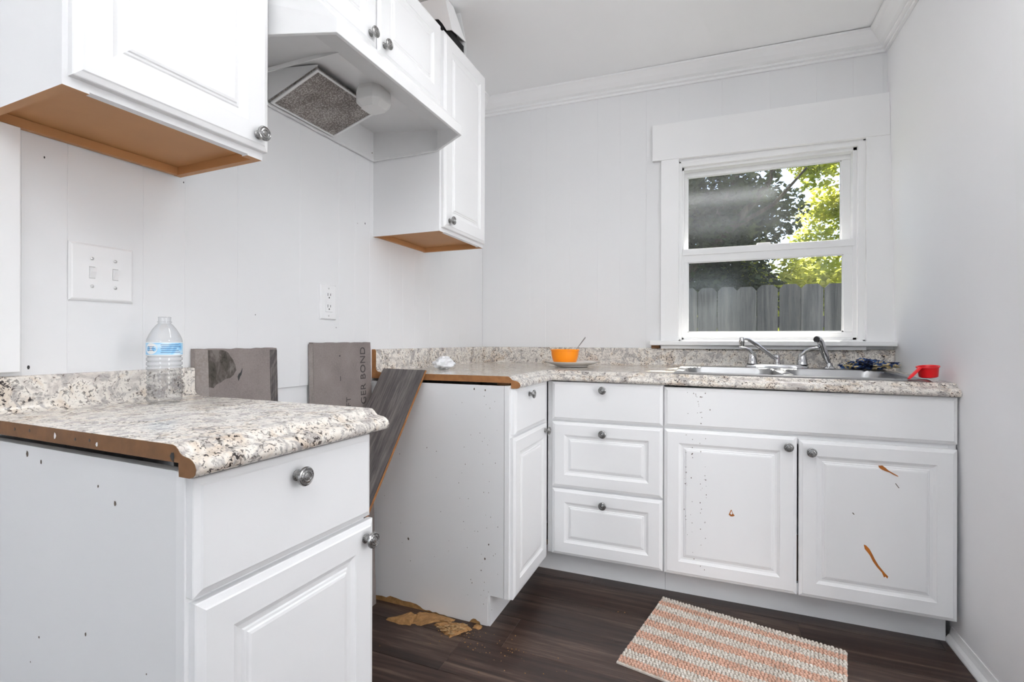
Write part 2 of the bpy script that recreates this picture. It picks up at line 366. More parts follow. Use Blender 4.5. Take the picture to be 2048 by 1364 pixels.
for e in ((.10, .2, REAR, REAR + .02, 0, 2.25), (1.7, 1.8, REAR, REAR + .02, 0, 2.25), (.2, 1.7, REAR, REAR + .02, 2.15, 2.25)): Box('casing_board', 'trim_paint', e, w2)
for e in ((.2, .24, REAR - .05, REAR - .01, .08, 2.15), (1.66, 1.7, REAR - .05, REAR - .01, .08, 2.15), (.93, .97, REAR - .05, REAR - .01, .08, 2.15)): Box('stile', 'vinyl_white', e, w2)
ce = MB(); ce.add([(-.1, REAR, cz(0)), (2.25, REAR, cz(2.05)), (2.25, .1, cz(2.05)), (-.1, .1, cz(0)), (-.1, REAR, 2.62), (2.25, REAR, 2.62), (2.25, .1, 2.62), (-.1, .1, 2.62)],
    [(3, 2, 1, 0)[::-1][::-1], (4, 5, 6, 7), (0, 1, 5, 4), (1, 2, 6, 5), (2, 3, 7, 6), (3, 0, 4, 7)])
tag(ce.build('ceiling', 'ceiling_paint'), kind='structure')
# crown moulding: profile (out from wall, down from ceiling)
CROWN = [(0, 0), (.082, 0), (.082, .010), (.074, .014), (.066, .020), (.054, .034), (.036, .050), (.024, .056), (.021, .0565), (.021, .060), (.024, .063), (.023, .069), (.016, .072), (.011, .0725), (.011, .085), (0, .085)]
def crown(name, fn0, fn1):
    n = len(CROWN); vs = [fn0(d, h) for d, h in CROWN] + [fn1(d, h) for d, h in CROWN]
    fs = [(i, (i + 1) % n, n + (i + 1) % n, n + i) for i in range(n)] + [tuple(range(n)), tuple(range(2 * n - 1, n - 1, -1))]
    return tag(MB().add(vs, fs).build(name, 'trim_paint'), kind='structure')
crown('trim_1', lambda d, h: (d, -d, cz(d) - h), lambda d, h: (wx(2.4) - d, -d, cz(2.0) - h))
crown('trim_2', lambda d, h: (wx(2.4) - d, -d, cz(2.0) - h), lambda d, h: (wx(2.4) - d, REAR, cz(2.0) - h))
crown('trim_3', lambda d, h: (d, -d, cz(0) - h), lambda d, h: (d, REAR, cz(0) - h))
# door casing on the left wall (cut short above the counter), and on the right wall near the camera
tag(MB().box(0, .019, -2.27, -2.155, .979, 1.4605).build('trim_4', 'trim_paint', bevel=.002), kind='structure')
tr = MB()
for a, b, t in ((-1.117, -1.002, .012), (-1.1195, -1.018, .018), (-1.10, -1.04, .022)):
    tr.add([(wx(0) - t, a, 0), (wx(2.2) - t, a, 2.1), (wx(2.2) - t, b, 2.1), (wx(0) - t, b, 0), (wx(0), a, 0), (wx(2.2), a, 2.1), (wx(2.2), b, 2.1), (wx(0), b, 0)], [(0, 3, 2, 1), (4, 5, 6, 7), (0, 1, 5, 4), (1, 2, 6, 5), (2, 3, 7, 6), (3, 0, 4, 7)])
tag(tr.build('trim_5', 'trim_paint'), kind='structure')
q = [(0, 0), (.021, 0), (.021, .006), (.017, .016), (.010, .026), (.006, .040), (.004, .052), (0, .052)]
bb = MB(); n = len(q); X0 = wx(0)
bb.add([(X0 - d, -.53, h) for d, h in q] + [(X0 - d, -1.002, h) for d, h in q], [(i, (i + 1) % n, n + (i + 1) % n, n + i) for i in range(n)] + [tuple(range(n)), tuple(range(2 * n - 1, n - 1, -1))])
tag(bb.build('baseboard_right', 'trim_paint'), kind='structure')

# ------------------------------------------------------------------ window over the sink
w1 = thing('window_1', (1.53, 0, WZ0), kind='structure')
Box('casing_board', 'trim_paint', (1.037, WX0, -.02, 0, 1.045, 1.985), w1, .0015)
Box('casing_board', 'trim_paint', (WX1, 2.0405, -.02, 0, 1.045, 1.985), w1, .0015)
MB().prism([(.994, -.024, 1.985), (2.021, -.024, 1.968), (2.018, -.024, 2.158), (.994, -.024, 2.173)], (0, .024, 0)).build('header_board', 'trim_paint', w1, .0015)
Box('stool', 'trim_paint', (.985, 2.04, -.062, .02, 1.022, 1.045), w1, .003)
Box('apron', 'vinyl_white', (1.04, 1.93, -.04, 0, 1.004, 1.021), w1, .0015)
Box('shim_block', 'mdf_edge', (.992, 1.033, -.035, 0, 1.006, 1.021), w1)
for e in ((WX0, WX0 + .008, 0, .12, WZ0, WZ1), (WX1 - .008, WX1, 0, .12, WZ0, WZ1), (WX0, WX1, 0, .12, WZ1 - .008, WZ1), (WX0, WX1, 0, .12, WZ0, WZ0 + .006)): Box('jamb', 'trim_paint', e, w1)
# inner stop strips
for e in ((WX0 + .008, WX0 + .014, 0, .02, WZ0 + .006, WZ1 - .008), (WX1 - .028, WX1 - .008, 0, .02, WZ0 + .006, WZ1 - .008), (WX0 + .014, WX1 - .028, 0, .02, WZ1 - .028, WZ1 - .008)): Box('stop', 'trim_paint', e, w1, .001)
X0, X1 = 1.137, 1.906
for e in ((X0, X0 + .012, .02, .11, 1.051, 1.945), (X1 - .016, X1, .02, .11, 1.051, 1.945), (X0, X1, .02, .11, 1.93, 1.945), (X0, X1, .02, .11, 1.051, 1.062)): Box('vinyl_frame', 'vinyl_white', e, w1, .001)
def sash(name, x0, x1, z0, z1, y0, y1, sl, sr, st, sb):
    s = MB().box(x0, x1, y0, y1, z1 - st, z1).box(x0, x1, y0, y1, z0, z0 + sb).box(x0, x0 + sl, y0, y1, z0 + sb, z1 - st).box(x1 - sr, x1, y0, y1, z0 + sb, z1 - st).build(name, 'vinyl_white', w1, .0015)
    ym = (y0 + y1) / 2
    Box('pane', 'window_glass', (x0 + sl - .004, x1 - sr + .004, ym - .002, ym + .002, z0 + sb - .004, z1 - st + .004), s)
    b = MB()                                   # glazing bead
    gx0, gx1, gz0, gz1 = x0 + sl, x1 - sr, z0 + sb, z1 - st
    for e in ((gx0, gx0 + .004, y0 + .006, ym - .002, gz0, gz1), (gx1 - .006, gx1, y0 + .006, ym - .002, gz0, gz1), (gx0, gx1, y0 + .006, ym - .002, gz0, gz0 + .006), (gx0, gx1, y0 + .006, ym - .002, gz1 - .004, gz1)): b.box(*e)
    b.build('glazing_bead', 'vinyl_white', s)
    return s
sash('upper_sash', X0 + .012, X1 - .016, 1.485, 1.93, .066, .098, .016, .034, .024, .038)
lo = sash('lower_sash', X0 + .006, X1 - .010, 1.062, 1.518, .024, .058, .026, .040, .066, .026)
Box('lift_ledge', 'vinyl_white', (X0 + .004, X1 - .008, .016, .026, 1.488, 1.520), lo, .0015)
Box('latch', 'vinyl_white', (1.49, 1.55, .022, .05, 1.5185, 1.53), lo, .002)

# ------------------------------------------------------------------ cabinet kit
T = .019
def fit_rings(w, h):
    fr = .055 if min(w, h) > .2 else .045
    return [(0, 0), (0, .0125), (.0015, .014), (.010, .0172), (.0125, T), (fr, T), (fr + .0015, T - .002), (fr + .010, T - .0062), (fr + .018, T - .0072), (fr + .0205, T - .0050), (fr + .0245, T - .0046), (fr + .0265, T - .0022), (fr + .031, T - .0012)]
SLAB = [(0, 0), (0, .0125), (.0015, .014), (.009, .0172), (.0115, T)]
KN = [(.0098, 0), (.0098, .0025), (.0068, .0045), (.0056, .010), (.0066, .0138), (.012, .0162), (.0158, .0188), (.0166, .0212), (.0158, .0234), (.0138, .0245), (.0130, .0236), (.0116, .0236), (.0108, .0252), (.0082, .0258), (.0074, .0250), (.0062, .0250), (.0050, .0262), (0, .0268)]
knob_me = MB().lathe(KN, n=28).build('knob', 'nickel', loc=(0, 0, 0)); knob_mesh = knob_me.data; bpy.data.objects.remove(knob_me)
def knob(front, pos, side):
    return share('knob', knob_mesh, front, pos, (0, R(90), 0) if side == 'L' else (R(90), 0, 0))
def front(name, parent, side, a0, a1, z0, z1, face, raised=True, knob_at=None, mat='cabinet_white', dz=0):
    """door or drawer front. side 'L' faces +x and runs along y, side 'B' faces -y and runs along x"""
    U, N, O = ((0, 1, 0), (1, 0, 0), (face, a0, z0)) if side == 'L' else ((1, 0, 0), (0, -1, 0), (a0, face, z0))
    mb = MB().rings(O, U, (0, 0, 1), N, a1 - a0, z1 - z0, fit_rings(a1 - a0, z1 - z0) if raised else SLAB)
    d = mb.build(name, mat, parent)
    if knob_at: knob(d, (face + T - .001, knob_at[0], knob_at[1]) if side == 'L' else (knob_at[0], face - T + .001, knob_at[1]), side)
    return d

# --- near base cabinet, left of the range gap
nb = thing('base_cabinet', (.013, -1.857, 0), 'white base cabinet nearest the camera with one drawer over one door', 'cabinet', rz=R(-2)); nb.location.y += .021
for ya, yb in ((-2.224, -2.208), (-1.873, -1.857)):
    MB().prism([(.013, ya, 0), (.535, ya, 0), (.535, ya, .108), (.5905, ya, .108), (.5905, ya, .857), (.013, ya, .857)], (0, yb - ya, 0)).build('side_panel', 'cabinet_side', nb)
ff = MB().box(.591, .61, -2.2255, -2.187, .105, .857).box(.591, .61, -1.893, -1.8565, .105, .857).box(.591, .61, -2.187, -1.893, .812, .857).box(.591, .61, -2.187, -1.893, .66, .70).box(.591, .61, -2.187, -1.893, .105, .145)
ff.build('face_frame', 'cabinet_white', nb, .001)
Box('toe_board', 'cabinet_side', (.52, .535, -2.208, -1.873, 0, .107), nb)
Box('bottom_panel', 'under_wood', (.02, .59, -2.208, -1.873, .108, .122), nb)
front('drawer_front', nb, 'L', -2.2225, -1.8545, .681, .849, .61, False, (-2.047, .812))
dn = front('door', nb, 'L', -2.2190, -1.8450, .110, .672, .61, True, (-1.873, .640))
MB().prism([(.6283, -2.046, .338), (.6283, -2.042, .352), (.6283, -2.039, .337), (.6283, -2.041, .318)], (.0003, 0, 0)).build('stain', 'stain_brown', dn)

# --- far base cabinet on the left wall, between range gap and corner
fb = thing('base_cabinet', (.3, -.85, 0), 'white base cabinet in the corner with water-damaged side panel and narrow door', 'cabinet')
jag = [(.0, .010), (.03, .018), (.06, .021), (.082, .019), (.10, .028), (.13, .0255), (.16, .021), (.193, .0225), (.222, .020), (.239, .014), (.252, .007), (.263, .005), (.28, .008), (.295, .004), (.31, .007), (.325, .003), (.345, .004), (.36, .0015), (.381, .002), (.42, .001), (.452, .001), (.460, .011), (.468, .0165), (.477, .017), (.485, .012), (.494, .010), (.498, .001), (.526, .001)]
ys = -1.058
MB().prism([(x, ys, z) for x, z in jag] + [(.526, ys, .114), (.590, ys, .114), (.590, ys, .880), (0, ys, .880)], (0, .002, 0)).build('side_panel', 'cabinet_side', fb)
MB().prism([(0, ys + .0021, .0), (.268, ys + .0021, 0), (.36, ys + .0021, 0), (.524, ys + .0021, 0), (.524, ys + .0021, .113), (.589, ys + .0021, .113), (.589, ys + .0021, .879), (0, ys + .0021, .879)], (0, .0135, 0)).build('panel_core', 'particleboard', fb)
MB().box(.591, .61, ys - .001, -1.02, .112, .880).box(.591, .61, -.69, -.62, .112, .880).box(.591, .61, -1.02, -.69, .845, .880).box(.591, .61, -1.02, -.69, .675, .715).box(.591, .61, -1.02, -.69, .112, .15).build('face_frame', 'cabinet_white', fb, .001)
Box('toe_board', 'cabinet_side', (.520, .535, ys + .004, -.52, 0, .112), fb)
Box('bottom_panel', 'under_wood', (.02, .59, ys + .017, -.52, .1135, .126), fb)
front('drawer_front', fb, 'L', -1.040, -.690, .703, .869, .61, False, (-.901, .838))
front('door', fb, 'L', -1.0525, -.668, .112, .692, .61, True, (-.706, .664))

# --- drawer base on the back wall
db = thing('drawer_cabinet', (.86, -.3, 0), 'white three-drawer base cabinet between corner and sink cabinet', 'cabinet')
MB().box(.612, .64, -.61, -.591, .112, .866).box(1.085, 1.104, -.61, -.591, .112, .866).box(.64, 1.085, -.61, -.591, .845, .866).box(.64, 1.085, -.61, -.591, .68, .715).box(.64, 1.085, -.61, -.591, .39, .42).box(.64, 1.085, -.61, -.591, .112, .15).build('face_frame', 'cabinet_white', db, .001)
for xa in (.64, 1.088): Box('side_panel', 'cabinet_side', (xa, xa + .015, -.5905, -.02, .112, .866), db)
Box('bottom_panel', 'under_wood', (.656, 1.087, -.59, -.02, .1125, .126), db)
Box('toe_board', 'cabinet_side', (.536, 1.104, -.535, -.52, 0, .1115), db)
front('drawer_front', db, 'B', .6365, 1.1010, .700, .866, -.61, False, (.860, .836))
front('drawer_front', db, 'B', .6365, 1.1010, .408, .692, -.61, True, (.860, .652))
front('drawer_front', db, 'B', .6365, 1.1010, .115, .400, -.61, True, (.861, .353))

# --- sink base
sb = thing('sink_cabinet', (1.57, -.3, 0), 'white two-door cabinet under the sink with chipped right door', 'cabinet')
MB().box(1.1045, 1.125, -.61, -.591, .112, .859).box(2.02, 2.041, -.61, -.591, .112, .859).box(1.125, 2.02, -.61, -.591, .84, .859).box(1.125, 2.02, -.61, -.591, .665, .715).box(1.125, 2.02, -.61, -.591, .112, .15).build('face_frame', 'cabinet_white', sb, .001)
for xa in (1.105, 2.026): Box('side_panel', 'cabinet_side', (xa, xa + .015, -.5905, -.02, .112, .859), sb)
Box('bottom_panel', 'under_wood', (1.12, 2.026, -.59, -.02, .1125, .126), sb)
Box('toe_board', 'cabinet_side', (1.105, 2.041, -.535, -.52, 0, .1115), sb)
front('false_drawer_front', sb, 'B', 1.1075, 2.040, .701, .8585, -.61, False)
d1 = front('door', sb, 'B', 1.1070, 1.574, .113, .693, -.61, True, (1.545, .656))
d2 = front('door', sb, 'B', 1.580, 2.040, .112, .684, -.61, True, (1.618, .643))
def blotch(name, parent, pts, side, face, mat, t=.0004):
    if side == 'B': MB().prism([(x, face, z) for x, z in pts], (0, -t, 0)).build(name, mat, parent)
    else: MB().prism([(face, y_, z) for y_, z in pts], (t, 0, 0)).build(name, mat, parent)
fy = -.61 - T + .0010
blotch('chip', d1, [(1.345, .378), (1.352, .396), (1.355, .398), (1.360, .384), (1.366, .377), (1.360, .373), (1.352, .372)], 'B', fy, 'stain_brown')
blotch('chip_edge', d1, [(1.350, .382), (1.3545, .394), (1.358, .383), (1.355, .379)], 'B', fy - .0004, 'trim_paint')
fy = -.61 - T + .0011
blotch('chip', d2, [(1.820, .612), (1.832, .614), (1.842, .606), (1.850, .598), (1.862, .591), (1.876, .583), (1.878, .579), (1.866, .584), (1.852, .592), (1.842, .595), (1.832, .599), (1.824, .604)], 'B', fy - .0012, 'stain_brown')
blotch('chip', d2, [(1.779, .331), (1.786, .329), (1.796, .318), (1.804, .302), (1.812, .284), (1.822, .266), (1.834, .250), (1.842, .240), (1.850, .232), (1.848, .224), (1.842, .230), (1.838, .226), (1.832, .242), (1.818, .258), (1.806, .276), (1.797, .296), (1.790, .306), (1.782, .316)], 'B', fy, 'stain_brown')
blotch('scratch', d2, [(1.869, .555), (1.871, .556), (1.881, .541), (1.879, .540)], 'B', fy, 'stain_dark')
blotch('scratch', d2, [(1.744, .438), (1.747, .439), (1.752, .433), (1.749, .432)], 'B', fy, 'stain_dark')
def splatter(parent, spots, side, face, mat='stain_dark'):
    mb = MB()
    for a, z, r in spots:
        k = [(a + r * math.cos(t) * random.uniform(.7, 1.2), z + r * 1.4 * math.sin(t) * random.uniform(.7, 1.3)) for t in (0, 1.05, 2.1, 3.14, 4.2, 5.2)]
        mb.prism([(face, p, q_) if side == 'L' else ((p, face, q_) if side == 'B' else (p, face, q_)) for p, q_ in k], (.0003, 0, 0) if side == 'L' else (0, -.0003, 0))
    mb.build('splatter', mat, parent, kind='stuff')
rs = random.Random(3)
sp = []
for xc in (1.190, 1.215, 1.245, 1.262):
    for k in range(12): sp.append((xc + rs.gauss(0, .003), rs.uniform(.14, .675), rs.uniform(.0008, .0019)))
splatter(d1, sp, 'B', -.61 - T - .0001)
sp = [(1.235 + rs.gauss(0, .02), rs.uniform(.72, .85), rs.uniform(.0008, .002)) for k in range(22)]
splatter(sb, sp, 'B', -.61 - T - .0001)
sp = []
for k in range(44): sp.append((.5 + rs.gauss(0, .04), rs.uniform(.06, .86), rs.uniform(.0006, .0015)))
for k in range(22): sp.append((rs.uniform(.06, .58), rs.uniform(.03, .85), rs.uniform(.0006, .0016)))
sp += [(.47, .865, .003), (.515, .862, .0026), (.515, .245, .003), (.53, .30, .0025), (.185, .268, .004), (.50, .20, .002)]
splatter(fb, [s_ for s_ in sp if s_[0] < .585], 'F', ys - .0001)
sp = [(.02 + .57 * k_, z_, r_) for k_, z_, r_ in ((.28, .842, .004), (.36, .833, .0028), (.66, .812, .002), (.74, .79, .003), (.60, .57, .0022), (.35, .53, .0018), (.30, .48, .001), (.88, .55, .0012))]
splatter(nb, sp, 'F', -2.2241)

# --- wall cabinets
def wall_cabinet(label, y0, y1, z0, z1, doors, piv, rz, lip=.02):
    c = thing('wall_cabinet', piv, label, 'cabinet', rz=rz); b = piv[0]
    MB().box(b, .291, y0, y0 + .016, z0, z1, [1, 0, 0, 0, 1, 0]).build('side_panel', ['cabinet_white', 'under_wood'], c)
    MB().box(b, .291, y1 - .016, y1, z0, z1, [1, 0, 1, 0, 0, 0]).build('side_panel', ['cabinet_white', 'under_wood'], c)
    Box('bottom_panel', 'under_wood', (b, .2905, y0 + .0162, y1 - .0162, z0 + lip, z0 + lip + .012), c)
    Box('top_panel', 'under_wood', (b, .2905, y0 + .0162, y1 - .0162, z1 - .02, z1 - .006), c)
    Box('back_rail', 'under_wood', (b, b + .014, y0 + .0162, y1 - .0162, z0 + .001, z0 + lip - .0005), c)
    Box('back_panel', 'under_wood', (b, b + .005, y0 + .0162, y1 - .0162, z0 + lip + .0125, z1 - .021), c)
    f = MB()
    f.box(.291, .309, y0, y0 + .038, z0, z1, [1, 0, 0, 0, 0, 0]).box(.291, .309, y1 - .038, y1, z0, z1, [1, 0, 0, 0, 0, 0])
    f.box(.291, .309, y0 + .038, y1 - .038, z0 + .003, z0 + .042).box(.291, .309, y0 + .038, y1 - .038, z1 - .042, z1)
    if len(doors) > 1: f.box(.291, .309, (y0 + y1) / 2 - .02, (y0 + y1) / 2 + .02, z0 + .042, z1 - .042)
    f.build('face_frame', ['cabinet_white', 'under_wood'], c)
    for a0, a1, zz0, zz1, k in doors: front('door', c, 'L', a0, a1, zz0, zz1, .309, True, k)
    return c
wall_cabinet('white wall cabinet left of the range hood with exposed brown underside', -2.212, -1.836, 1.461, 2.245, [(-2.204, -1.832, 1.478, 2.240, (-1.862, 1.508))], (.012, -1.836, 1.461), R(-2))
wall_cabinet('short white two-door wall cabinet above the range hood', -1.829, -1.043, 1.926, 2.245, [(-1.823, -1.4445, 1.936, 2.240, (-1.478, 1.967)), (-1.4385, -1.055, 1.936, 2.240, (-1.411, 1.967))], (0, -1.44, 1.926), 0)
wall_cabinet('white wall cabinet right of the range hood beside the window wall', -1.039, -.648, 1.466, 2.245, [(-1.030, -.657, 1.482, 2.240, (-.993, 1.512))], (0, -.84, 1.466), 0)

# ------------------------------------------------------------------ countertops
NOSE = [(.598, 0), (.604, -.0015), (.609, -.005), (.613, -.0095), (.618, -.013), (.625, -.0146), (.633, -.0156), (.640, -.0186), (.6455, -.0236), (.648, -.030), (.6465, -.0365), (.642, -.041), (.635, -.043), (.6125, -.043), (.6115, -.024)]
def profile(bs): return [(0, bs), (.0145, bs), (.0185, bs - .002), (.0205, bs - .007), (.0205, .020), (.0225, .010), (.030, .003), (.042, 0)]
DH0, DH1 = .078, .572
ct = thing('countertop', (.65, -.3, .914), 'l-shaped speckled granite-look laminate countertop with backsplash running to the sink', 'countertop')
P = profile(.093) + [(DH0, 0), (DH1, 0)] + NOSE + [(DH1, -.024), (DH0, -.024), (0, -.024)]
n = len(P); zt = .914; HX0, HX1, XE = 1.150, 1.982, 2.0425
st = [lambda d: (d, -1.046), lambda d: (d, -d), lambda d: (HX0, -d), lambda d: (HX1, -d), lambda d: (XE, -d)]
droop = lambda x, d: -.011 * max(0, min(1, (x - .648) / 1.39)) * d / .648    # the sink run sags towards its front right corner
vs = [(*s_(d), zt + z + droop(s_(d)[0], d)) for s_ in st for d, z in P]; fs = []
for k in range(4):
    for i in range(n):
        j = (i + 1) % n
        if k == 2 and {round(P[i][0], 3), round(P[j][0], 3)} == {DH0, DH1}: continue
        fs.append((k * n + i, k * n + j, (k + 1) * n + j, (k + 1) * n + i))
fs.append(tuple(4 * n + i for i in range(n)))
mbc = MB().add(vs, fs, 0, True)
mbc.build('laminate_top', 'granite', ct)
MB().prism([(d, -1.0455, zt + z) for d, z in P], (0, -.0012, 0)).build('cut_edge', 'mdf_pale', ct)
MB().box(.55, .60, -1.03, -.98, .880, .8895).build('shim_block', 'mdf_edge', ct)

nc = thing('countertop', (.013, -1.826, .896), 'short speckled laminate countertop with sawn brown edge on the near cabinet', 'countertop', rz=R(-2)); nc.location.y += .021
P2 = profile(.073) + NOSE + [(0, -.024)]; n = len(P2); zt2 = .898
vs = [(d + .004, y_, zt2 + z) for y_ in (-2.236, -1.826) for d, z in P2]
fs = [(i, (i + 1) % n, n + (i + 1) % n, n + i) for i in range(n)] + [tuple(n + i for i in range(n))]
MB().add(vs, fs, 0, True).build('laminate_top', 'granite', nc)
MB().prism([(d + .004, -2.2355, zt2 + z) for d, z in P2], (0, -.0012, 0)).build('cut_edge', 'mdf_edge', nc)
splatter(nc, [(.30, .886, .0035), (.42, .882, .003)], 'F', -2.2368, 'trim_paint')
splatter(nc, [(.17, .887, .002), (.22, .888, .002), (.36, .885, .002), (.40, .887, .0022), (.603, .882, .0055)], 'F', -2.2369, 'slot_dark')

# ------------------------------------------------------------------ range hood
HZ = 1.768
HY0, HY1 = -1.826, -1.045
rh = thing('range_hood', (.2, -1.44, HZ), 'white under-cabinet range hood with greasy mesh filter', 'range hood')
plan = [(.004, HY0), (.305, HY0), (.462, -1.773), (.462, -1.146), (.305, HY1), (.004, HY1)]
lipz = [.092, .073, .034, .034, .073, .092]
def off(poly, d):
    c = Vector((.2, -1.44)); out = []
    k = len(poly)
    for i in range(k):
        p0, p1, p2 = (Vector(poly[(i + a) % k]) for a in (-1, 0, 1))
        e1 = (p1 - p0).normalized(); e2 = (p2 - p1).normalized(); n1 = Vector((-e1.y, e1.x)); n2 = Vector((-e2.y, e2.x))
        b = (n1 + n2).normalized(); out.append(p1 + b * (d / max(.3, b.dot(n1))))
    return out
inn = off(plan, .010); inn2 = off(plan, .0025)
if sum((Vector(p) - Vector((.2, -1.44))).length for p in inn) > sum((Vector(p) - Vector((.2, -1.44))).length for p in plan): inn = off(plan, -.010); inn2 = off(plan, -.0025)
v_out_b = [(x, y_, HZ) for x, y_ in plan]; v_out_t = [(x, y_, HZ + h) for (x, y_), h in zip(plan, lipz)]
v_in_b = [(p.x, p.y, HZ) for p in inn]; v_in_b2 = [(p.x, p.y, HZ + .008) for p in inn]
v_in_c = [(p.x, p.y, HZ + .008) for p in inn2]
topz = [HZ + .118, HZ + .082, HZ + .031, HZ + .031, HZ + .082, HZ + .118]
v_in_t = [(p.x, p.y, z) for p, z in zip(inn2, topz)]
v_cap = [(x, y_, 1.9257) for x, y_ in ((.004, HY0), (.290, HY0), (.338, -1.800), (.338, -1.070), (.290, HY1), (.004, HY1))]
V = v_out_b + v_out_t + v_in_b + v_in_b2 + v_in_c + v_in_t + v_cap
fs = []
for i in range(6):
    j = (i + 1) % 6
    fs += [(i, j, 6 + j, 6 + i), (12 + i, 12 + j, j, i), (18 + i, 18 + j, 12 + j, 12 + i), (24 + i, 24 + j, 18 + j, 18 + i), (30 + i, 30 + j, 24 + j, 24 + i), (6 + i, 6 + j, 36 + j, 36 + i)]
fs += [(36, 37, 40, 41), (37, 38, 39, 40)]
fs += [(30, 35, 34, 31), (31, 34, 33, 32)]
MB().add(V, fs).build('hood_shell', 'hood_white', rh, .0012)
# sloping filter and its bracket
fa = [Vector((.020, -1.565, 1.776)), Vector((.020, -1.290, 1.776)), Vector((.200, -1.272, 1.845)), Vector((.200, -1.560, 1.845))]
nrm = (fa[1] - fa[0]).cross(fa[3] - fa[0]).normalized(); nrm = nrm if nrm.z < 0 else -nrm
def inset(q4, t): c = sum(q4, Vector()) / 4; return [p + (c - p) * t for p in q4]
fr_o = [p - nrm * .001 for p in fa]; fr_i = inset(fr_o, .06)
mb = MB(); dn_ = nrm * .005
vv = fr_o + fr_i + [p + dn_ for p in fr_o] + [p + dn_ for p in fr_i]
ff_ = []
for i in range(4):
    j = (i + 1) % 4; ff_ += [(i, j, 4 + j, 4 + i), (8 + i, 12 + i, 12 + j, 8 + j), (i, 8 + i, 8 + j, j), (4 + i, 4 + j, 12 + j, 12 + i)]
flt = MB().add([p + nrm * .002 for p in fr_o] + [p - nrm * .006 for p in fr_o], [(0, 1, 2, 3), (7, 6, 5, 4), (0, 4, 5, 1), (1, 5, 6, 2), (2, 6, 7, 3), (3, 7, 4, 0)]).build('filter', 'filter_mesh', rh)
mb.add(vv, ff_).build('filter_frame', 'hood_white', flt)
for yy_ in (-1.29, -1.566):
    MB().prism([(.012, yy_, 1.784), (.20, yy_ + .008, 1.853), (.20, yy_ + .008, 1.858), (.012, yy_, 1.878)], (0, .002, 0)).build('filter_bracket', 'hood_white', rh)
MB().box(.02, .40, -1.60, -1.597, 1.846, 1.858).build('filter_bracket', 'hood_white', rh)
# lamp lens
ln = []
for z_, k_, cc in ((1.862, .040, .012), (1.838, .047, .014), (1.806, .047, .014), (1.788, .030, .012)):
    ln.append([(.268 + a * k_ - (cc if abs(a) == 1 and c_ else 0) * a * 0, -1.385 + b * k_, z_) for a, b, c_ in ((-1, -.6, 1), (-.6, -1, 1), (.6, -1, 1), (1, -.6, 1), (1, .6, 1), (.6, 1, 1), (-.6, 1, 1), (-1, .6, 1))])
fs = [(r * 8 + i, r * 8 + (i + 1) % 8, r * 8 + 8 + (i + 1) % 8, r * 8 + 8 + i) for r in range(3) for i in range(8)] + [tuple(range(8)), tuple(range(31, 23, -1))]
MB().add(sum(ln, []), [f[::-1] for f in fs]).build('lamp_lens', 'lens_plastic', rh, .003)
MB().lathe([(.034, 0), (.034, .03)], (.290, -1.385, 1.846), 20).build('lamp_socket', 'hood_white', rh)
MB().box(.11, .116, -1.30, -1.27, 1.845, 1.852).build('filter_clip', 'hood_white', rh)
splatter(rh, [(.01, 1.80, .002)], 'F', -1.06)

# white duct box on top of the cabinets
bx = thing('duct_box', (.2, -.86, 2.247), 'open white duct box with torn lower edge on top of wall cabinet', 'duct')
MB().prism([(.06, -.92, 2.247), (.06, -.92, 2.462), (.262, -.92, 2.462), (.297, -.92, 2.311), (.271, -.92, 2.316), (.252, -.92, 2.348), (.233, -.92, 2.371), (.205, -.92, 2.378), (.16, -.92, 2.37), (.12, -.92, 2.247)], (0, .003, 0)).build('side_panel', 'trim_paint', bx)
MB().add([(.297, -.917, 2.311), (.262, -.917, 2.462), (.262, -.845, 2.462), (.297, -.800, 2.330), (.294, -.917, 2.311), (.259, -.917, 2.462), (.259, -.845, 2.462), (.294, -.800, 2.330)], [(0, 3, 2, 1), (4, 5, 6, 7), (0, 1, 5, 4), (1, 2, 6, 5), (2, 3, 7, 6), (3, 0, 4, 7)]).build('front_panel', 'trim_paint', bx)
MB().prism([(.06, -.800, 2.247), (.297, -.800, 2.247), (.297, -.800, 2.33), (.27, -.800, 2.462), (.06, -.800, 2.462)], (0, .004, 0)).build('side_panel', 'trim_paint', bx)
Box('shade_block', 'dark_inside', (.125, .255, -.9165, -.8005, 2.2475, 2.40), bx); Box('shade_block', 'dark_inside', (.2551, .288, -.9165, -.8005, 2.2475, 2.313), bx)  # black blocks stand in for the shade inside the open box

# ------------------------------------------------------------------ switch, outlet
sw = thing('switch_plate', (0, -2.007, 1.13), 'white double toggle light switch plate on left wall', 'light switch')
MB().rings((0.0001, -2.070, 1.1295), (0, 1, 0), (0, 0, 1), (1, 0, 0), .127, .126, [(0, 0), (0, .003), (.004, .006), (.006, .0065)]).build('cover_plate', 'plastic_white', sw)
for yc in (-2.028, -1.982):
    t = MB().prism([(.0066, yc - .0052, 1.180), (.0066, yc - .0052, 1.204), (.015, yc - .0045, 1.203), (.0125, yc - .0045, 1.194)], (0, .0104, 0)).build('toggle', 'plastic_white', sw)
    Box('toggle_slot', 'slot_grey', (.0064, .0067, yc - .0058, yc + .0058, 1.179, 1.2055), sw)
    for z_ in (1.162, 1.223): MB().lathe([(.0034, 0), (.0034, .001), (.0018, .002), (0, .0022)], (.0064, yc, z_), 12, axis=(1, 0, 0)).build('screw', 'screw_steel', sw)
ou = thing('outlet', (0, -1.298, 1.117), 'white duplex wall outlet above the range gap', 'outlet')
MB().rings((0.0001, -1.338, 1.1175), (0, 1, 0), (0, 0, 1), (1, 0, 0), .080, .126, [(0, 0), (0, .003), (.003, .006), (.005, .0065)]).build('cover_plate', 'plastic_white', ou)
fc = MB().rings((.006, -1.315, 1.1445), (0, 1, 0), (0, 0, 1), (1, 0, 0), .034, .070, [(0, 0), (0, .0020), (.001, .0028)]).build('receptacle', 'plastic_white', ou)
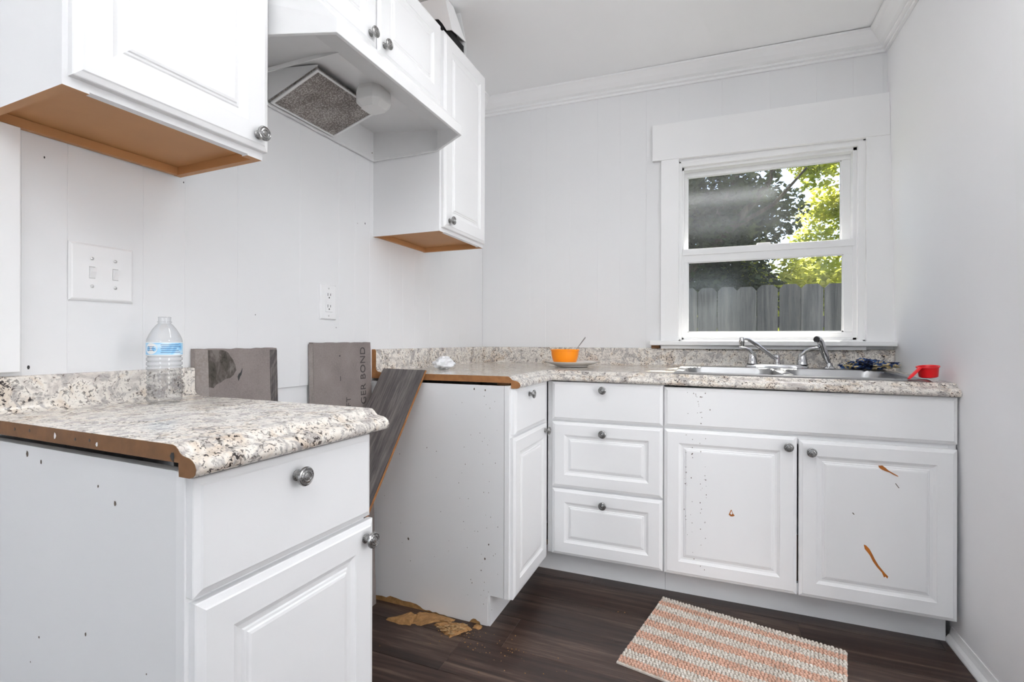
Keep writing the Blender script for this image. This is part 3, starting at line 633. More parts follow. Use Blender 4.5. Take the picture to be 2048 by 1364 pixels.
for zc in (1.163, 1.204):
    for dy, hh in ((-.0065, .005), (.0065, .0042)): Box('slot', 'slot_dark', (.0086, .0091, -1.298 + dy - .0011, -1.298 + dy + .0011, zc - hh + .003, zc + hh + .003), fc)
    MB().lathe([(.0028, 0), (.0028, .0004)], (.0087, -1.298, zc - .008), 10, axis=(1, 0, 0)).build('ground_hole', 'slot_dark', fc)
MB().box(.0086, .0096, -1.311, -1.285, 1.1785, 1.1875).build('test_buttons', 'plastic_white', fc, .0008)
for z_ in (1.131, 1.229): MB().lathe([(.003, 0), (.003, .0008), (0, .0014)], (.0064, -1.298, z_), 10, axis=(1, 0, 0)).build('screw', 'screw_steel', ou)

# ------------------------------------------------------------------ boards standing in the range gap
def rough_board(name, label, cat, y0, y1, zt_, x0, t, lean, mat, group=None):
    """upright cement board with a crumbled outline, foot on the floor, leaning on the wall"""
    rb = random.Random(int(abs(y0) * 1000)); b = thing(name, (x0 + lean, (y0 + y1) / 2, 0), label, cat, group)
    pts = []
    def edge(p, q_, k, amp):
        for i in range(k):
            f = i / k; pts.append((p[0] + (q_[0] - p[0]) * f + rb.uniform(-amp, amp), p[1] + (q_[1] - p[1]) * f + rb.uniform(-amp, amp)))
    edge((y0, 0), (y1, 0), 2, 0); edge((y1, 0), (y1, zt_), 26, .0010); edge((y1, zt_), (y0, zt_), 16, .0014); edge((y0, zt_), (y0, 0), 26, .0010)
    poly = [(x0 + lean * (1 - z / zt_), y_, max(z, 0)) for y_, z in pts]
    MB().prism(poly, (t, 0, 0)).build('board_slab', mat, b)
    return b, lambda z: x0 + lean * (1 - z / zt_) + t
b1, f1 = rough_board('cement_board', 'grey cement board with dark mold stain standing behind the bottle', 'board', -1.802, -1.536, 1.019, .003, .014, .032, 'cement_board', 'cement boards in the range gap')
# paler smear, mold patch and edge tape on it
def face_patch(parent, fx, pts, mat, name, t=.0006):
    MB().prism([(fx(z) + .0002, y_, z) for y_, z in pts], (t, 0, 0)).build(name, mat, parent)
face_patch(b1, f1, [(-1.800, .01), (-1.768, .01), (-1.766, .5), (-1.764, .98), (-1.766, 1.016), (-1.800, 1.017)], 'cement_pale', 'pale_strip')
rm = random.Random(5)
mp = [(-1.764, .915), (-1.750, .912), (-1.742, .921), (-1.728, .926), (-1.715, .934), (-1.700, .936), (-1.690, .943), (-1.686, .948), (-1.680, .957), (-1.683, .972), (-1.690, .988), (-1.697, .996), (-1.705, 1.008), (-1.715, 1.014), (-1.73, 1.016), (-1.764, 1.016)]
face_patch(b1, f1, mp, 'mold', 'mold_stain')
face_patch(b1, f1, [(-1.676, .938), (-1.672, .946), (-1.666, .950), (-1.660, .962), (-1.662, .950), (-1.664, .943), (-1.668, .938), (-1.673, .926)], 'slot_dark', 'gouge', .0009)
face_patch(b1, f1, [(-1.66, .845), (-1.652, .852), (-1.648, .842), (-1.652, .836)], 'slot_dark', 'gouge', .0009)
for i in range(4):
    face_patch(b1, f1, [(-1.562 + i * .0068, .02), (-1.557 + i * .0068, .02), (-1.557 + i * .0068, 1.014), (-1.562 + i * .0068, 1.014)], 'laminate_grey', 'edge_tape_rib', .0012)
b2, f2 = rough_board('cement_board', 'grey cement board with stamped lettering leaning beside the grey plank', 'board', -1.388, -1.082, 1.035, .003, .018, .03, 'cement_board', 'cement boards in the range gap')
MB().prism([(f2(0) - .018, -1.3895, .001), (f2(0), -1.3895, .001), (f2(1.03), -1.3895, 1.03), (f2(1.03) - .018, -1.3895, 1.03)], (0, -.0022, 0)).build('crumbled_edge', 'cement_pale', b2)
face_patch(b2, f2, [(-1.2585, .895), (-1.2565, .895), (-1.2565, .912), (-1.2585, .912)], 'slot_dark', 'gouge')
face_patch(b2, f2, [(-1.262, .988), (-1.257, .990), (-1.256, .984), (-1.261, .984)], 'slot_dark', 'gouge')
def text(body, size, parent, mat, pos, rot, extr=.0003):
    cu = bpy.data.curves.new('lettering', 'FONT'); cu.body = body; cu.size = size; cu.extrude = extr; cu.space_character = 1.08
    to = bpy.data.objects.new('lettering', cu); col.objects.link(to)
    me = bpy.data.meshes.new_from_object(to.evaluated_get(bpy.context.evaluated_depsgraph_get())); bpy.data.objects.remove(to)
    me.materials.clear(); me.materials.append(M[mat])
    return share('lettering', me, parent, pos, rot)
tilt = math.atan2(.03, 1.035)
# runs upwards: local x -> +z, local y -> -y(build) , normal -> +x
mrot = Matrix(((0, 0, 1), (0, -1, 0), (1, 0, 0))).to_4x4()
mrot = Matrix(((-math.sin(tilt), 0, 1), (0, -1, 0), (1, 0, math.sin(tilt)))).to_4x4()
def vrot(sy): # columns: text x axis, y axis, normal
    X = Vector((-tilt, 0, 1)).normalized(); N = Vector((1, 0, tilt)).normalized(); Y = N.cross(X)
    return Matrix((X, Y, N)).transposed().to_euler()
text('GER BOND', .042, b2, 'ink', (f2(.78) + .0004, -1.118, .795), vrot(1))
text('FT', .034, b2, 'ink', (f2(.78) + .0004, -1.206, .795), vrot(1))

# laminate plank leaning against the counter end
pk = thing('flooring_plank', (.16, -1.6, 0), 'dark grey laminate flooring plank with brown edge leaning against the counter end', 'plank')
ax = Vector((0, -.44, -.565)).normalized()       # direction down the plank
top0 = Vector((.060, -1.050, .9305)); top1 = Vector((.255, -1.050, .9285))
nn = Vector((1, 0, 0)).cross(ax).normalized(); nn = nn if nn.y < 0 else -nn
L = .9285 / -ax.z - .012
MB().prism([top0, top1, top1 + ax * L, top0 + ax * L], nn * .0008).build('printed_face', 'laminate_grey', pk)
MB().prism([top0 - nn * .009, top1 - nn * .009, top1 - nn * .009 + ax * L, top0 - nn * .009 + ax * L], nn * .0089).build('core', 'mdf_pale', pk)
MB().prism([top1 - nn * .005, top1 - nn * .005 + Vector((.004, 0, 0)), top1 - nn * .005 + Vector((.004, 0, 0)) + ax * L, top1 - nn * .005 + ax * L], nn * .003).build('tongue', 'mdf_pale', pk)

# ------------------------------------------------------------------ sink, faucet, sprayer
SX0, SX1, SY0, SY1, SZ = 1.135, 1.990, -.594, -.052, .9145
def rr(x, y_, x0, x1, y0, y1, r):             # signed distance to a rounded rectangle
    cx, cy = (x0 + x1) / 2, (y0 + y1) / 2; qx = abs(x - cx) - (x1 - x0) / 2 + r; qy = abs(y_ - cy) - (y1 - y0) / 2 + r
    return math.hypot(max(qx, 0), max(qy, 0)) + min(max(qx, qy), 0) - r
def sink_z(x, y_):
    e = rr(x, y_, SX0, SX1, SY0, SY1, .03); z = .0065 - .006 * max(0, min(1, (e + .012) / .012)) ** 2
    d = min(rr(x, y_, 1.175, 1.545, -.560, -.150, .07), rr(x, y_, 1.580, 1.950, -.560, -.150, .07))
    if d < 0:
        t = min(1, -d / .034); s_ = t * t * (3 - 2 * t); z -= .165 * s_ + .006 * min(1, -d / .2)
    elif d < .012: z -= .0018 * (1 - d / .012)
    if d > 0 and 1.54 < x < 1.585 and -.555 < y_ < -.155: z -= .010 * math.sin(math.pi * (x - 1.54) / .045)
    return z
sk_ = thing('sink', ((SX0 + SX1) / 2, (SY0 + SY1) / 2, SZ), 'stainless steel double-bowl drop-in sink below the window', 'sink')
nx_, ny_ = 170, 110; vs = []; fs = []
for j in range(ny_ + 1):
    for i in range(nx_ + 1):
        x = SX0 + (SX1 - SX0) * i / nx_; y_ = SY0 + (SY1 - SY0) * j / ny_; vs.append((x, y_, SZ + sink_z(x, y_) + droop(x, -y_)))
for j in range(ny_):
    for i in range(nx_):
        a = j * (nx_ + 1) + i; fs.append((a, a + 1, a + nx_ + 2, a + nx_ + 1))
MB().add(vs, fs, 0, True).build('basin', 'steel', sk_)
for xc in (1.36, 1.765): MB().lathe([(.042, -.002), (.044, .002), (.036, .003), (.03, -.001), (0, -.003)][::-1], (xc, -.35, SZ - .1585), 24).build('drain', 'chrome', sk_)

fa_ = thing('faucet', (1.566, -.10, .921), 'chrome two-handle kitchen faucet with swing spout behind the sink', 'faucet')
bp_ = MB(); k = 40; ring = []
for i in range(k):
    t = 2 * math.pi * i / k; sx = math.copysign(abs(math.cos(t)) ** .55, math.cos(t)); sy = math.copysign(abs(math.sin(t)) ** .8, math.sin(t)); ring.append((sx, sy))
lv = [(1.0, .0), (1.0, .006), (.97, .012), (.90, .016), (.5, .018)]
vs = [(1.563 + .131 * s_ * sx, -.104 + .030 * s_ * sy, .9205 + h) for s_, h in lv for sx, sy in ring]
fs = [(a * k + i, a * k + (i + 1) % k, (a + 1) * k + (i + 1) % k, (a + 1) * k + i) for a in range(4) for i in range(k)] + [tuple(4 * k + i for i in range(k)), tuple(range(k))[::-1]]
bp_.add(vs, fs, 0, True).build('base_plate', 'chrome', fa_)
for xc, s_ in ((1.463, -1), (1.668, 1)):
    h = MB().lathe([(.0235, 0), (.0235, .004), (.0225, .006), (.0215, .016), (.019, .032), (.0155, .044), (.012, .05), (0, .053)], (xc, -.104, .9375), 24)
    h.tube([(xc - s_ * .008, -.106, .962), (xc + s_ * .001, -.112, .986), (xc + s_ * .014, -.120, 1.002), (xc + s_ * .032, -.128, 1.011), (xc + s_ * .052, -.134, 1.014), (xc + s_ * .060, -.136, 1.014)], [.013, .012, .0105, .009, .0085, .005], 12, flat=.62)
    hd = h.build('handle', 'chrome', fa_)
    MB().lathe([(.024, 0), (.024, .003)], (xc, -.104, .9348), 24).build('ring', 'black_rubber', hd)
s = MB().lathe([(.017, 0), (.017, .006), (.0135, .008), (.0135, .040), (.010, .044), (0, .045)], (1.566, -.102, .938), 20)
s.tube([(1.566, -.104, .962), (1.545, -.120, .972), (1.512, -.148, .998), (1.472, -.182, 1.030), (1.440, -.210, 1.050), (1.424, -.224, 1.055), (1.412, -.235, 1.053)], [.0105, .011, .0108, .0100, .0088, .0085, .008], 14, flat=.8)
sp_ = s.build('spout', 'chrome', fa_)
MB().lathe([(.0095, -.030), (.0105, -.028), (.0105, -.016), (.0120, -.014), (.0120, .004), (.0085, .009), (0, .010)], (1.410, -.237, 1.052), 18).build('aerator', 'chrome', sp_)

sp2 = thing('side_sprayer', (1.772, -.112, .920), 'chrome pull-out side sprayer standing right of the faucet', 'sprayer')
MB().lathe([(.026, 0), (.026, .003), (.022, .007), (.014, .012), (.0125, .018), (.0125, .026), (.010, .027)], (1.772, -.112, .9205), 24).build('holder', 'chrome', sp2)
wd = MB().tube([(1.770, -.113, .944), (1.763, -.117, .962), (1.757, -.121, .978), (1.747, -.127, 1.005), (1.740, -.131, 1.028), (1.735, -.135, 1.041), (1.728, -.142, 1.050), (1.716, -.154, 1.053)], [.0105, .0105, .0145, .0148, .0145, .0140, .0145, .0150], 16)
wd = wd.build('wand', 'chrome', sp2)
MB().lathe([(.0125, 0), (.0125, .003), (0, .0035)], (1.7155, -.1545, 1.053), 16, axis=(-.7, -.7, .2)).build('spray_face', 'black_rubber', wd)

# ------------------------------------------------------------------ things on the counters
pl_ = thing('plate', (.628, -.265, .9145), 'shallow white dinner plate under the orange bowl', 'plate')
MB().lathe([(.078, .0005), (.080, .004), (.098, .009), (.122, .017), (.137, .0235), (.1385, .0255), (.136, .0262), (.122, .0205), (.098, .0125), (.084, .0075), (.05, .0068), (0, .0068)], (.628, -.265, .9145), 48).build('plate_body', 'ceramic', pl_)
bo = thing('bowl', (.590, -.262, .922), 'orange plastic bowl standing on the white plate', 'bowl')
MB().lathe([(.046, 0), (.047, .003), (.052, .007), (.059, .018), (.0645, .034), (.068, .052), (.0700, .071), (.0735, .072), (.0740, .0765), (.0715, .0785), (.068, .077), (.0650, .052), (.0610, .034), (.048, .009), (0, .007)], (.590, -.262, .9215), 48).build('bowl_body', 'orange_plastic', bo)
so = thing('spoon', (.62, -.25, .94), 'metal spoon leaning in the orange bowl', 'spoon')
a = Vector((.600, -.262, .937)); b = Vector((.690, -.235, 1.062))
MB().tube([a + (b - a) * t for t in (0, .2, .35, .6, .85, .97, 1)], [.004, .0035, .0035, .0045, .0065, .0070, .004], 10, flat=.45).build('handle', 'steel', so)
MB().tube([a + Vector((-.036, -.006, -.004)), a + Vector((-.030, -.005, -.005)), a + Vector((-.016, -.002, -.004)), a + Vector((-.004, 0, -.001)), a + Vector((.003, .001, .004))], [.004, .014, .017, .010, .004], 12, flat=.2).build('spoon_bowl', 'steel', so)

def blob(name, label, cat, c, rx, ry, rz_, mat, seed, amp, fq, nu=40, nv=22, twist=0):
    vs = []; c = Vector(c)
    for j in range(nv + 1):
        ph = math.pi * j / nv
        for i in range(nu):
            th = 2 * math.pi * i / nu; d = Vector((math.sin(ph) * math.cos(th), math.sin(ph) * math.sin(th), math.cos(ph)))
            k1 = noise.noise(d * fq + Vector((seed, 0, 0))); k2 = abs(noise.noise(d * fq * 2.3 + Vector((0, seed, 0)))); k3 = noise.noise(d * fq * 5 + Vector((0, 0, seed)))
            s_ = 1 + amp * (k1 * 1.1 - k2 * .9 + k3 * .25); p = Vector((d.x * rx * s_, d.y * ry * s_, d.z * rz_ * s_ + rz_ * .8))
            vs.append(c + Vector((p.x, p.y, max(p.z, .0005))))
    fs = [(j * nu + i, j * nu + (i + 1) % nu, (j + 1) * nu + (i + 1) % nu, (j + 1) * nu + i) for j in range(nv) for i in range(nu)]
    o = MB().add(vs, [f[::-1] for f in fs], 0, True).build(name, mat)
    return tag(o, label, cat)
blob('tissue', 'crumpled white tissue on the corner countertop', 'tissue', (.155, -.735, .9145), .044, .060, .030, 'tissue', 4.2, .34, 1.7)
blob('dish_cloth', 'crumpled blue and yellow patterned dish cloth behind the sink', 'cloth', (1.925, -.105, .921), .085, .045, .023, 'cloth_print', 9.1, .8, 2.6, 56, 28)

cu_ = thing('measuring_cup', (1.985, -.55, .9215), 'red plastic measuring cup lying tilted at the sink edge', 'measuring cup')
c0 = Vector((1.988, -.545, .9195)); axc = Vector((-.10, -.10, 1)).normalized()
MB().lathe([(.024, 0), (.027, .002), (.0305, .034), (.0335, .035), (.0335, .038), (.0305, .0385), (.0285, .036), (.025, .004), (0, .003)], c0, 32, axis=axc).build('cup', 'red_plastic', cu_)
hd0 = c0 + axc * .034 + Vector((-.026, -.016, 0)); hd1 = Vector((1.918, -.588, .914))
MB().tube([hd0, hd0 + (hd1 - hd0) * .3, hd0 + (hd1 - hd0) * .75, hd1], [.0085, .0075, .0085, .006], 10, flat=.35).build('handle', 'red_plastic', cu_)

# water bottle
BXc, BYc, BZ = .119, -1.944, .8985
bt = thing('water_bottle', (BXc, BYc, BZ), 'empty clear plastic water bottle with blue label on the near countertop', 'bottle')
prof = [(.010, .004), (.020, .001), (.029, .002), (.0335, .008), (.0345, .016)]
z = .016
while z < .102:
    prof += [(.0345, z), (.0345, z + .004), (.0312, z + .0065), (.0345, z + .009)]; z += .0105
prof += [(.0345, .1085), (.0338, .110), (.0338, .1395), (.0345, .141), (.0338, .146), (.0295, .157), (.0225, .170), (.0150, .180), (.0125, .182), (.0125, .184), (.0140, .1845), (.0140, .1865), (.0122, .187), (.0122, .195), (.0128, .1955), (.0122, .197)]
MB().lathe(prof, (BXc, BYc, BZ), 40).build('bottle_body', 'bottle_plastic', bt).data.polygons
lab = MB().lathe([(.0349, .1095), (.0349, .1400)], (BXc, BYc, BZ), 48)
lab.f = lab.f[:-2]; lab.mi = lab.mi[:-2]; lab.sm = lab.sm[:-2]
lab = lab.build('label_band', 'bottle_label', bt)
def band_patch(a0, a1, z0, z1, mat, name, r=.0351, seg=8):
    vs = []
    for i in range(seg + 1):
        a = R(a0 + (a1 - a0) * i / seg)
        for z_ in (z0, z1): vs.append((BXc + r * math.cos(a), BYc + r * math.sin(a), BZ + z_))
    MB().add(vs, [(2 * i, 2 * i + 2, 2 * i + 3, 2 * i + 1) for i in range(seg)]).build(name, mat, lab)
# camera looks at the bottle from about azimuth -33 degrees
VA = math.degrees(math.atan2(CAM.y - BYc, CAM.x - BXc))
for za, zb in ((.1095, .1115), (.1380, .1400)): band_patch(VA - 95, VA + 95, za, zb, 'plastic_white', 'label_edge', seg=24)
for i in range(5): band_patch(VA - 12 + (i % 2) * 2, VA + 58 - 9 * (i % 3), .1160 + i * .0042, .1172 + i * .0042, 'label_print', 'print_line')
vs = [(BXc + .0352 * math.cos(R(VA - 46)), BYc + .0352 * math.sin(R(VA - 46)), BZ + .1250)]
for i in range(25):
    t = 2 * math.pi * i / 24; a = R(VA - 46 + 24 * math.cos(t)); vs.append((BXc + .0352 * math.cos(a), BYc + .0352 * math.sin(a), BZ + .1250 + .0125 * math.sin(t)))
MB().add(vs, [(0, i, i + 1) for i in range(1, 25)]).build('label_roundel', 'plastic_white', lab)
for i in range(3): band_patch(VA - 60, VA - 33 + 3 * (i % 2), .1205 + i * .0040, .1217 + i * .0040, 'label_print', 'print_line', .0353, 4)

# ------------------------------------------------------------------ rug
c00 = Vector((1.101, -.617, 0)); ux = Vector((.604, -.131, 0)).normalized(); uy = Vector((-.131, -.604, 0)).normalized()
RL, RWd = .618, .482
rg = thing('rug', c00 + ux * RL / 2 + uy * RWd / 2, 'small cream and peach striped chenille rug on the floor before the sink', 'rug')
MB().prism([c00 + Vector((0, 0, .0005)), c00 + ux * RL + Vector((0, 0, .0005)), c00 + ux * RL + uy * RWd + Vector((0, 0, .0005)), c00 + uy * RWd + Vector((0, 0, .0005))], (0, 0, .005)).build('backing', 'chenille_cream', rg)
pit = .0106; nrow = int(RWd / pit); rr_ = random.Random(11)
ball = []
for lat, rad in ((-.5, .75), (.15, 1.0), (.72, .68)):
    for i in range(6): ball.append((rad * math.cos(i * math.pi / 3 + lat), rad * math.sin(i * math.pi / 3 + lat), lat))
ball.append((0, 0, 1.02))
bf = [(a * 6 + i, a * 6 + (i + 1) % 6, a * 6 + 6 + (i + 1) % 6, a * 6 + 6 + i) for a in range(2) for i in range(6)] + [(12 + i, 12 + (i + 1) % 6, 18) for i in range(6)]
bands = []; r0 = 0; pat = [(3, 0), (3, 1), (4, 0), (4, 1), (4, 0), (4, 1), (4, 0), (4, 1), (4, 0), (4, 1), (4, 0), (4, 1)]
for cnt, kd in pat:
    r1 = min(nrow, r0 + cnt)
    if r0 >= nrow: break
    mb = MB()
    for r in range(r0, r1):
        nb_ = int(RL / .0112)
        for i in range(nb_):
            p = c00 + ux * (.0058 + i * .0112 + rr_.uniform(-.0012, .0012) + (.0028 if r % 2 else 0)) + uy * (pit * (r + .5) + rr_.uniform(-.001, .001))
            s_ = rr_.uniform(.0052, .0067)
            mb.add([(p.x + s_ * a, p.y + s_ * b, .0075 + s_ * 1.05 * c) for a, b, c in ball], bf, 0, True)
    mb.build('stripe', 'chenille_peach' if kd else 'chenille_cream', rg, kind='stuff'); r0 = r1

# ------------------------------------------------------------------ debris of the swollen particleboard
rd = random.Random(21)
def flake(pts, h, label, tilt_=0):
    c = Vector((sum(p[0] for p in pts) / len(pts), sum(p[1] for p in pts) / len(pts), 0)); k = len(pts)
    low = [(p[0], p[1], .0006) for p in pts]
    up = [(c.x + (p[0] - c.x) * .86 + rd.uniform(-.002, .002), c.y + (p[1] - c.y) * .86, h * rd.uniform(.5, 1.25) + tilt_ * (p[0] - c.x)) for p in pts]
    vs = low + up + [(c.x, c.y, h * 1.25)]
    fs = [(i, (i + 1) % k, k + (i + 1) % k, k + i) for i in range(k)] + [(k + i, k + (i + 1) % k, 2 * k) for i in range(k)] + [tuple(range(k))[::-1]]
    return tag(MB().add(vs, fs).build('particleboard_flake', 'particleboard'), label, 'debris', 'particleboard debris on the floor')
def ragged(poly, k=3, amp=.004):
    out = []
    for a, b in zip(poly, poly[1:] + poly[:1]):
        for i in range(k): f = i / k; out.append((a[0] + (b[0] - a[0]) * f + rd.uniform(-amp, amp), a[1] + (b[1] - a[1]) * f + rd.uniform(-amp, amp)))
    return out
flake(ragged([(.160, -1.165), (.215, -1.170), (.262, -1.158), (.252, -1.100), (.215, -1.088)]), .010, 'tan triangular particleboard flake left of the rubble by cabinet foot', .05)
flake(ragged([(.255, -1.150), (.300, -1.150), (.335, -1.108), (.395, -1.092), (.395, -1.066), (.30, -1.064), (.240, -1.066)], 3, .005), .006, 'flat brown particleboard crumb patch along the damaged side panel')
heap = flake(ragged([(.345, -1.120), (.392, -1.150), (.432, -1.168), (.468, -1.128), (.486, -1.096), (.440, -1.080), (.385, -1.090)], 4, .006), .008, 'largest heap of shredded particleboard at the cabinet foot')
flake(ragged([(.478, -1.088), (.505, -1.090), (.512, -1.070), (.486, -1.064)], 2, .003), .005, 'small particleboard crumb beside the toe notch')
spl = MB()
for k_ in range(60):
    x = rd.gauss(.42, .03); y_ = rd.gauss(-1.125, .018); a = rd.uniform(-.9, .5); L_ = rd.uniform(.008, .026); w_ = rd.uniform(.001, .0028); z = rd.uniform(.008, .016); dx, dy = math.cos(a), math.sin(a)
    spl.prism([(x - dx * L_ / 2 - dy * w_, y_ - dy * L_ / 2 + dx * w_, z * .7), (x - dx * L_ / 2 + dy * w_, y_ - dy * L_ / 2 - dx * w_, z * .7), (x + dx * L_ / 2 + dy * w_, y_ + dy * L_ / 2 - dx * w_, z), (x + dx * L_ / 2 - dy * w_, y_ + dy * L_ / 2 + dx * w_, z)], (0, 0, .0012))
spl.build('splinters', 'splinter_wood', heap, kind='stuff')
stf = MB()
for k_ in range(120):
    ax_, ay_ = (rd.gauss(.43, .05), rd.gauss(-1.13, .025)) if k_ < 60 else ((rd.gauss(.60, .10), rd.gauss(-1.17, .05)) if k_ < 115 else (rd.uniform(.2, 1.9), rd.uniform(-1.5, -.6)))
    if .52 < ax_ < .60 and ay_ > -1.06: continue
    if 1.0 < ax_ < 1.75 and ay_ > -1.2 or ay_ > -.66 and k_ < 115: continue
    s_ = rd.uniform(.0008, .0024); a0 = rd.uniform(0, 6)
    q4 = [(ax_ + s_ * rd.uniform(.6, 1.4) * math.cos(a0 + t), ay_ + s_ * rd.uniform(.6, 1.4) * math.sin(a0 + t)) for t in (0, 1.6, 3.1, 4.6)]
    stf.prism([(a, b, .0003) for a, b in q4], (0, 0, s_ * .7))
tag(stf.build('sawdust_crumbs', 'particleboard', kind='stuff'), 'tan sawdust crumbs scattered over the dark floor', 'debris')
# wall marks: nail holes and scuffs in the paneling
mk = MB()
for y_, z_, r in ((-1.091, 1.509, .0045), (-1.136, 1.50, .002), (-1.253, 1.09, .0025), (-1.60, 1.12, .0022), (-2.135, .987, .0045), (-2.11, 1.42, .0026), (-1.82, 1.455, .0025)):
    mk.prism([(.0002, y_ + r * .5 * math.cos(t), z_ + r * math.sin(t)) for t in (0, 1, 2.1, 3.1, 4.2, 5.2)], (.0004, 0, 0))
mk.build('nail_marks', 'slot_dark', wl, kind='stuff')

# ------------------------------------------------------------------ added unseen uplight, standing in for flash bounced off the ceiling
LX, LY = 1.2, -3.3; LH = .24
fl_ = thing('added_uplight', (LX, LY, 0), 'added slim white uplight shining at the ceiling behind the viewer', 'lamp')
MB().lathe([(.14, .001), (.14, .012), (.10, .022), (.02, .03), (.014, .05), (.014, .06)], (LX, LY, 0), 32).build('base', 'trim_paint', fl_)
MB().lathe([(.012, .055), (.012, 1.22 + LH)], (LX, LY, 0), 16).build('pole', 'trim_paint', fl_)
MB().lathe([(r, z + LH) for r, z in ((.02, 1.215), (.06, 1.23), (.13, 1.29), (.175, 1.37), (.18, 1.375), (.17, 1.37), (.125, 1.30), (.055, 1.242), (0, 1.236))], (LX, LY, 0), 40).build('lamp_shade', 'plastic_white', fl_)
light('added_uplight_source', 'AREA', (LX, LY, 1.36 + LH), LAMP_POWER, (.2, .2), aim=(LX, LY - .0001, 3), color=(.965, .985, 1)).data.spread = R(125)

# added unseen pendant evening out the room light, going up and down
PY, PZ = -1.55, 2.22
cl = thing('added_pendant', (1.22, PY, PZ), 'added suspended linear fill lamp with glowing diffuser above the floor', 'lamp')
for x in (.68, 1.76): Box('end_cap', 'trim_paint', (x - .02, x, PY - .09, PY + .09, PZ - .03, PZ + .05), cl) if x < 1 else Box('end_cap', 'trim_paint', (x, x + .02, PY - .09, PY + .09, PZ - .03, PZ + .05), cl)
MB().prism([(.6805, PY + a, PZ + b) for a, b in ((-.085, .01), (-.07, -.015), (-.03, -.026), (.03, -.026), (.07, -.015), (.085, .01), (.07, .035), (.03, .046), (-.03, .046), (-.07, .035))], (1.079, 0, 0)).build('diffuser', 'lamp_glow', cl)
for x in (.9, 1.54): MB().lathe([(.003, PZ + .0465), (.003, cz(x))], (x, PY, 0), 8).build('suspension_rod', 'nickel', cl)

# ------------------------------------------------------------------ outside: yard, added sun-blocking eave, fence, trees
yard = tag(Box('yard_ground', 'grass_blade', (-14, 18, .13, 26, -.60, -.40)), 'green lawn outside the window', 'ground')
tag(Box('added_eave', 'exterior_siding', (-.5, 2.9, .13, .55, 2.42, 2.62)), 'added eave slab blocking the sun above the window outside', 'eave')  # unseen slab added to keep the sun out of the room
FY, FT_, FB = 1.56, 1.475, -.40
fe = thing('fence', (1.6, FY, FB), 'weathered grey dog-ear wooden fence behind the window', 'fence')
pwd = .1415; zt = FT_
pm = MB().prism([(-pwd / 2, 0, 0), (pwd / 2, 0, 0), (pwd / 2, 0, FT_ - FB - .032), (pwd / 2 - .030, 0, FT_ - FB), (-pwd / 2 + .030, 0, FT_ - FB), (-pwd / 2, 0, FT_ - FB - .032)], (0, .016, 0)).build('picket', 'fence_wood', loc=(0, 0, 0))
pmesh = pm.data; bpy.data.objects.remove(pm); rf = random.Random(2)
for i in range(-12, 28):
    share('picket', pmesh, fe, (1.10 + i * .1468 + rf.uniform(-.001, .001), FY + rf.uniform(0, .003), FB - .002 + rf.uniform(-.008, .006)), (0, R(rf.uniform(-.25, .25)), 0))
for z_ in (-.1, .55, 1.15): Box('rail', 'fence_wood', (-.75, 5.15, FY + .021, FY + .058, z_, z_ + .085), fe)
for x in (-.6, 1.85, 4.3): Box('post', 'fence_wood', (x, x + .09, FY + .0585, FY + .148, FB, 1.38), fe)

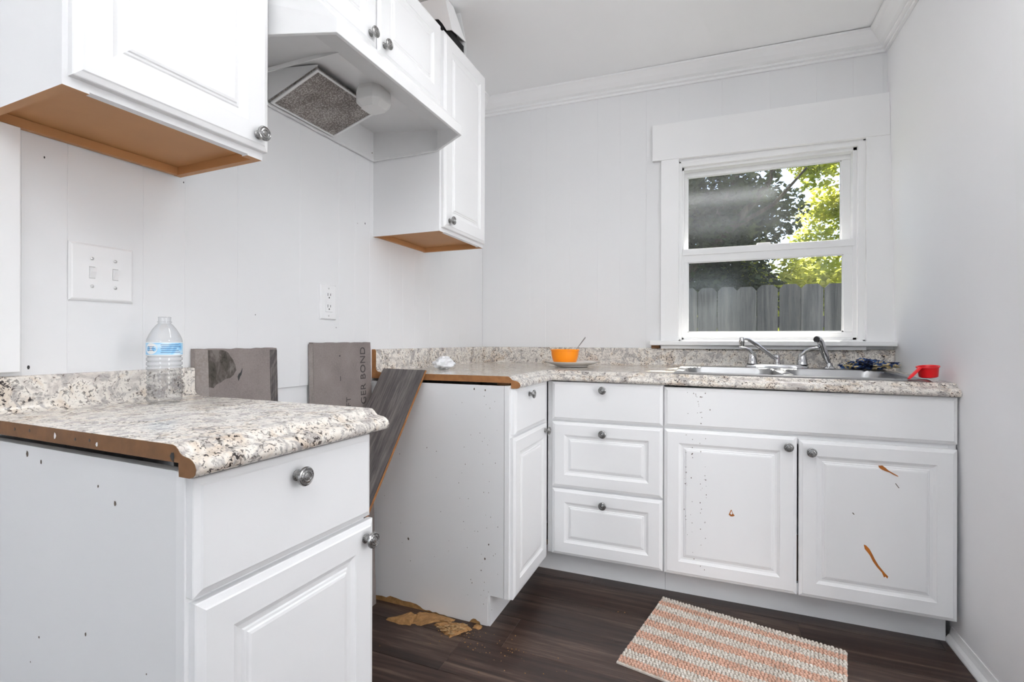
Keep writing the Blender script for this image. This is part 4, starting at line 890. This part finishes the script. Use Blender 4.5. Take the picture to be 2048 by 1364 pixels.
def tree(name, label, base, height, blobs, nleaf, size, lm, seed, trunk_r, lean=(0, 0), limbs=()):
    rt = random.Random(seed); t = thing(name, base, label, 'tree', 'trees beyond the fence'); b = Vector(base)
    top = b + Vector((lean[0], lean[1], height * .7))
    tb = MB().tube([b, b + (top - b) * .3 + Vector((.05, 0, 0)), b + (top - b) * .65, top], [trunk_r, trunk_r * .8, trunk_r * .6, trunk_r * .3], 10)
    for p in limbs: tb.tube(p[:-1], p[-1], 8)
    for c, r in blobs[:14]:
        s0 = b + (top - b) * rt.uniform(.35, .95); c = Vector(c); md = (s0 + c) / 2 + Vector((0, 0, .1))
        tb.tube([s0, md, c], [trunk_r * .3, trunk_r * .2, trunk_r * .08], 6)
    tb.build('trunk', 'bark', t)
    vs = []; fs = []; tot = sum(r[0] * r[1] * r[2] for c, r in blobs)
    for c, r in blobs:
        for k_ in range(int(nleaf * r[0] * r[1] * r[2] / tot)):
            d = Vector((rt.gauss(0, 1), rt.gauss(0, 1), rt.gauss(0, 1))).normalized() * rt.random() ** .45
            p = Vector(c) + Vector((d.x * r[0], d.y * r[1], d.z * r[2])); s_ = size * rt.uniform(.6, 1.3)
            q_ = Euler((rt.uniform(-.9, .9), rt.uniform(-.9, .9), rt.uniform(0, 6.28))).to_matrix()
            o = len(vs)
            for a, bb_, h in ((-.5, 0, 0), (-.1, -.3, .04), (.5, 0, -.08), (-.1, .3, .04)): vs.append(p + q_ @ Vector((a * s_, bb_ * s_, h * s_)))
            fs += [(o, o + 1, o + 2), (o, o + 2, o + 3)]
    MB().add(vs, fs).build('foliage', lm, t, kind='stuff')
    return t
rb_ = random.Random(8)
def cloud(cx, cy, cz_, rx, ry, rz_, k, br):
    out = []
    for i in range(k):
        out.append(((cx + rb_.uniform(-rx, rx), cy + rb_.uniform(-ry, ry), cz_ + rb_.uniform(-rz_, rz_)), (br * rb_.uniform(.7, 1.2), br * rb_.uniform(.7, 1.1), br * rb_.uniform(.6, 1.0))))
    return out
# big shaded tree on the left, close behind the fence
tree('shade_tree', 'dark shaded tree filling the left of the window view', (.55, 3.7, -.42), 5.2, cloud(.55, 3.7, 2.5, 1.0, .6, 1.4, 34, .5) + cloud(1.0, 3.5, 2.1, .5, .4, .7, 14, .36) + cloud(.6, 4.6, 2.4, 1.3, .3, 1.3, 20, .5), 60000, .085, 'leaf_dark', 31, .20, (.5, .1),
     limbs=([(.9, 3.4, 1.7), (1.45, 3.3, 2.25), (1.85, 3.3, 2.75), (2.0, 3.3, 3.2), [.05, .045, .035, .02]], [(1.5, 3.28, 2.3), (1.9, 3.2, 2.5), (2.2, 3.2, 2.85), [.03, .02, .01]]))
tree('maple_tree', 'bright sunlit green tree at the right of the window view', (3.6, 6.2, -.42), 6.0, cloud(3.35, 6.0, 3.0, .6, .4, 1.2, 26, .36) + cloud(2.95, 5.9, 3.75, .4, .3, .4, 8, .30) + cloud(2.7, 5.9, 2.3, .25, .3, .3, 5, .28), 9000, .095, 'leaf_bright', 32, .16)
tree('shrub_tree', 'low green leafy tree over the fence between the taller trees', (2.5, 4.6, -.42), 2.6, cloud(2.55, 4.5, 1.55, .9, .4, .35, 14, .36), 9000, .085, 'leaf_bright', 33, .07)
tree('far_tree', 'pale green tree far behind the fence', (1.6, 11.5, -.42), 6.0, cloud(2.4, 11.5, 1.6, 3.2, 1.2, .5, 18, .7), 8000, .2, 'leaf_mid', 34, .2)
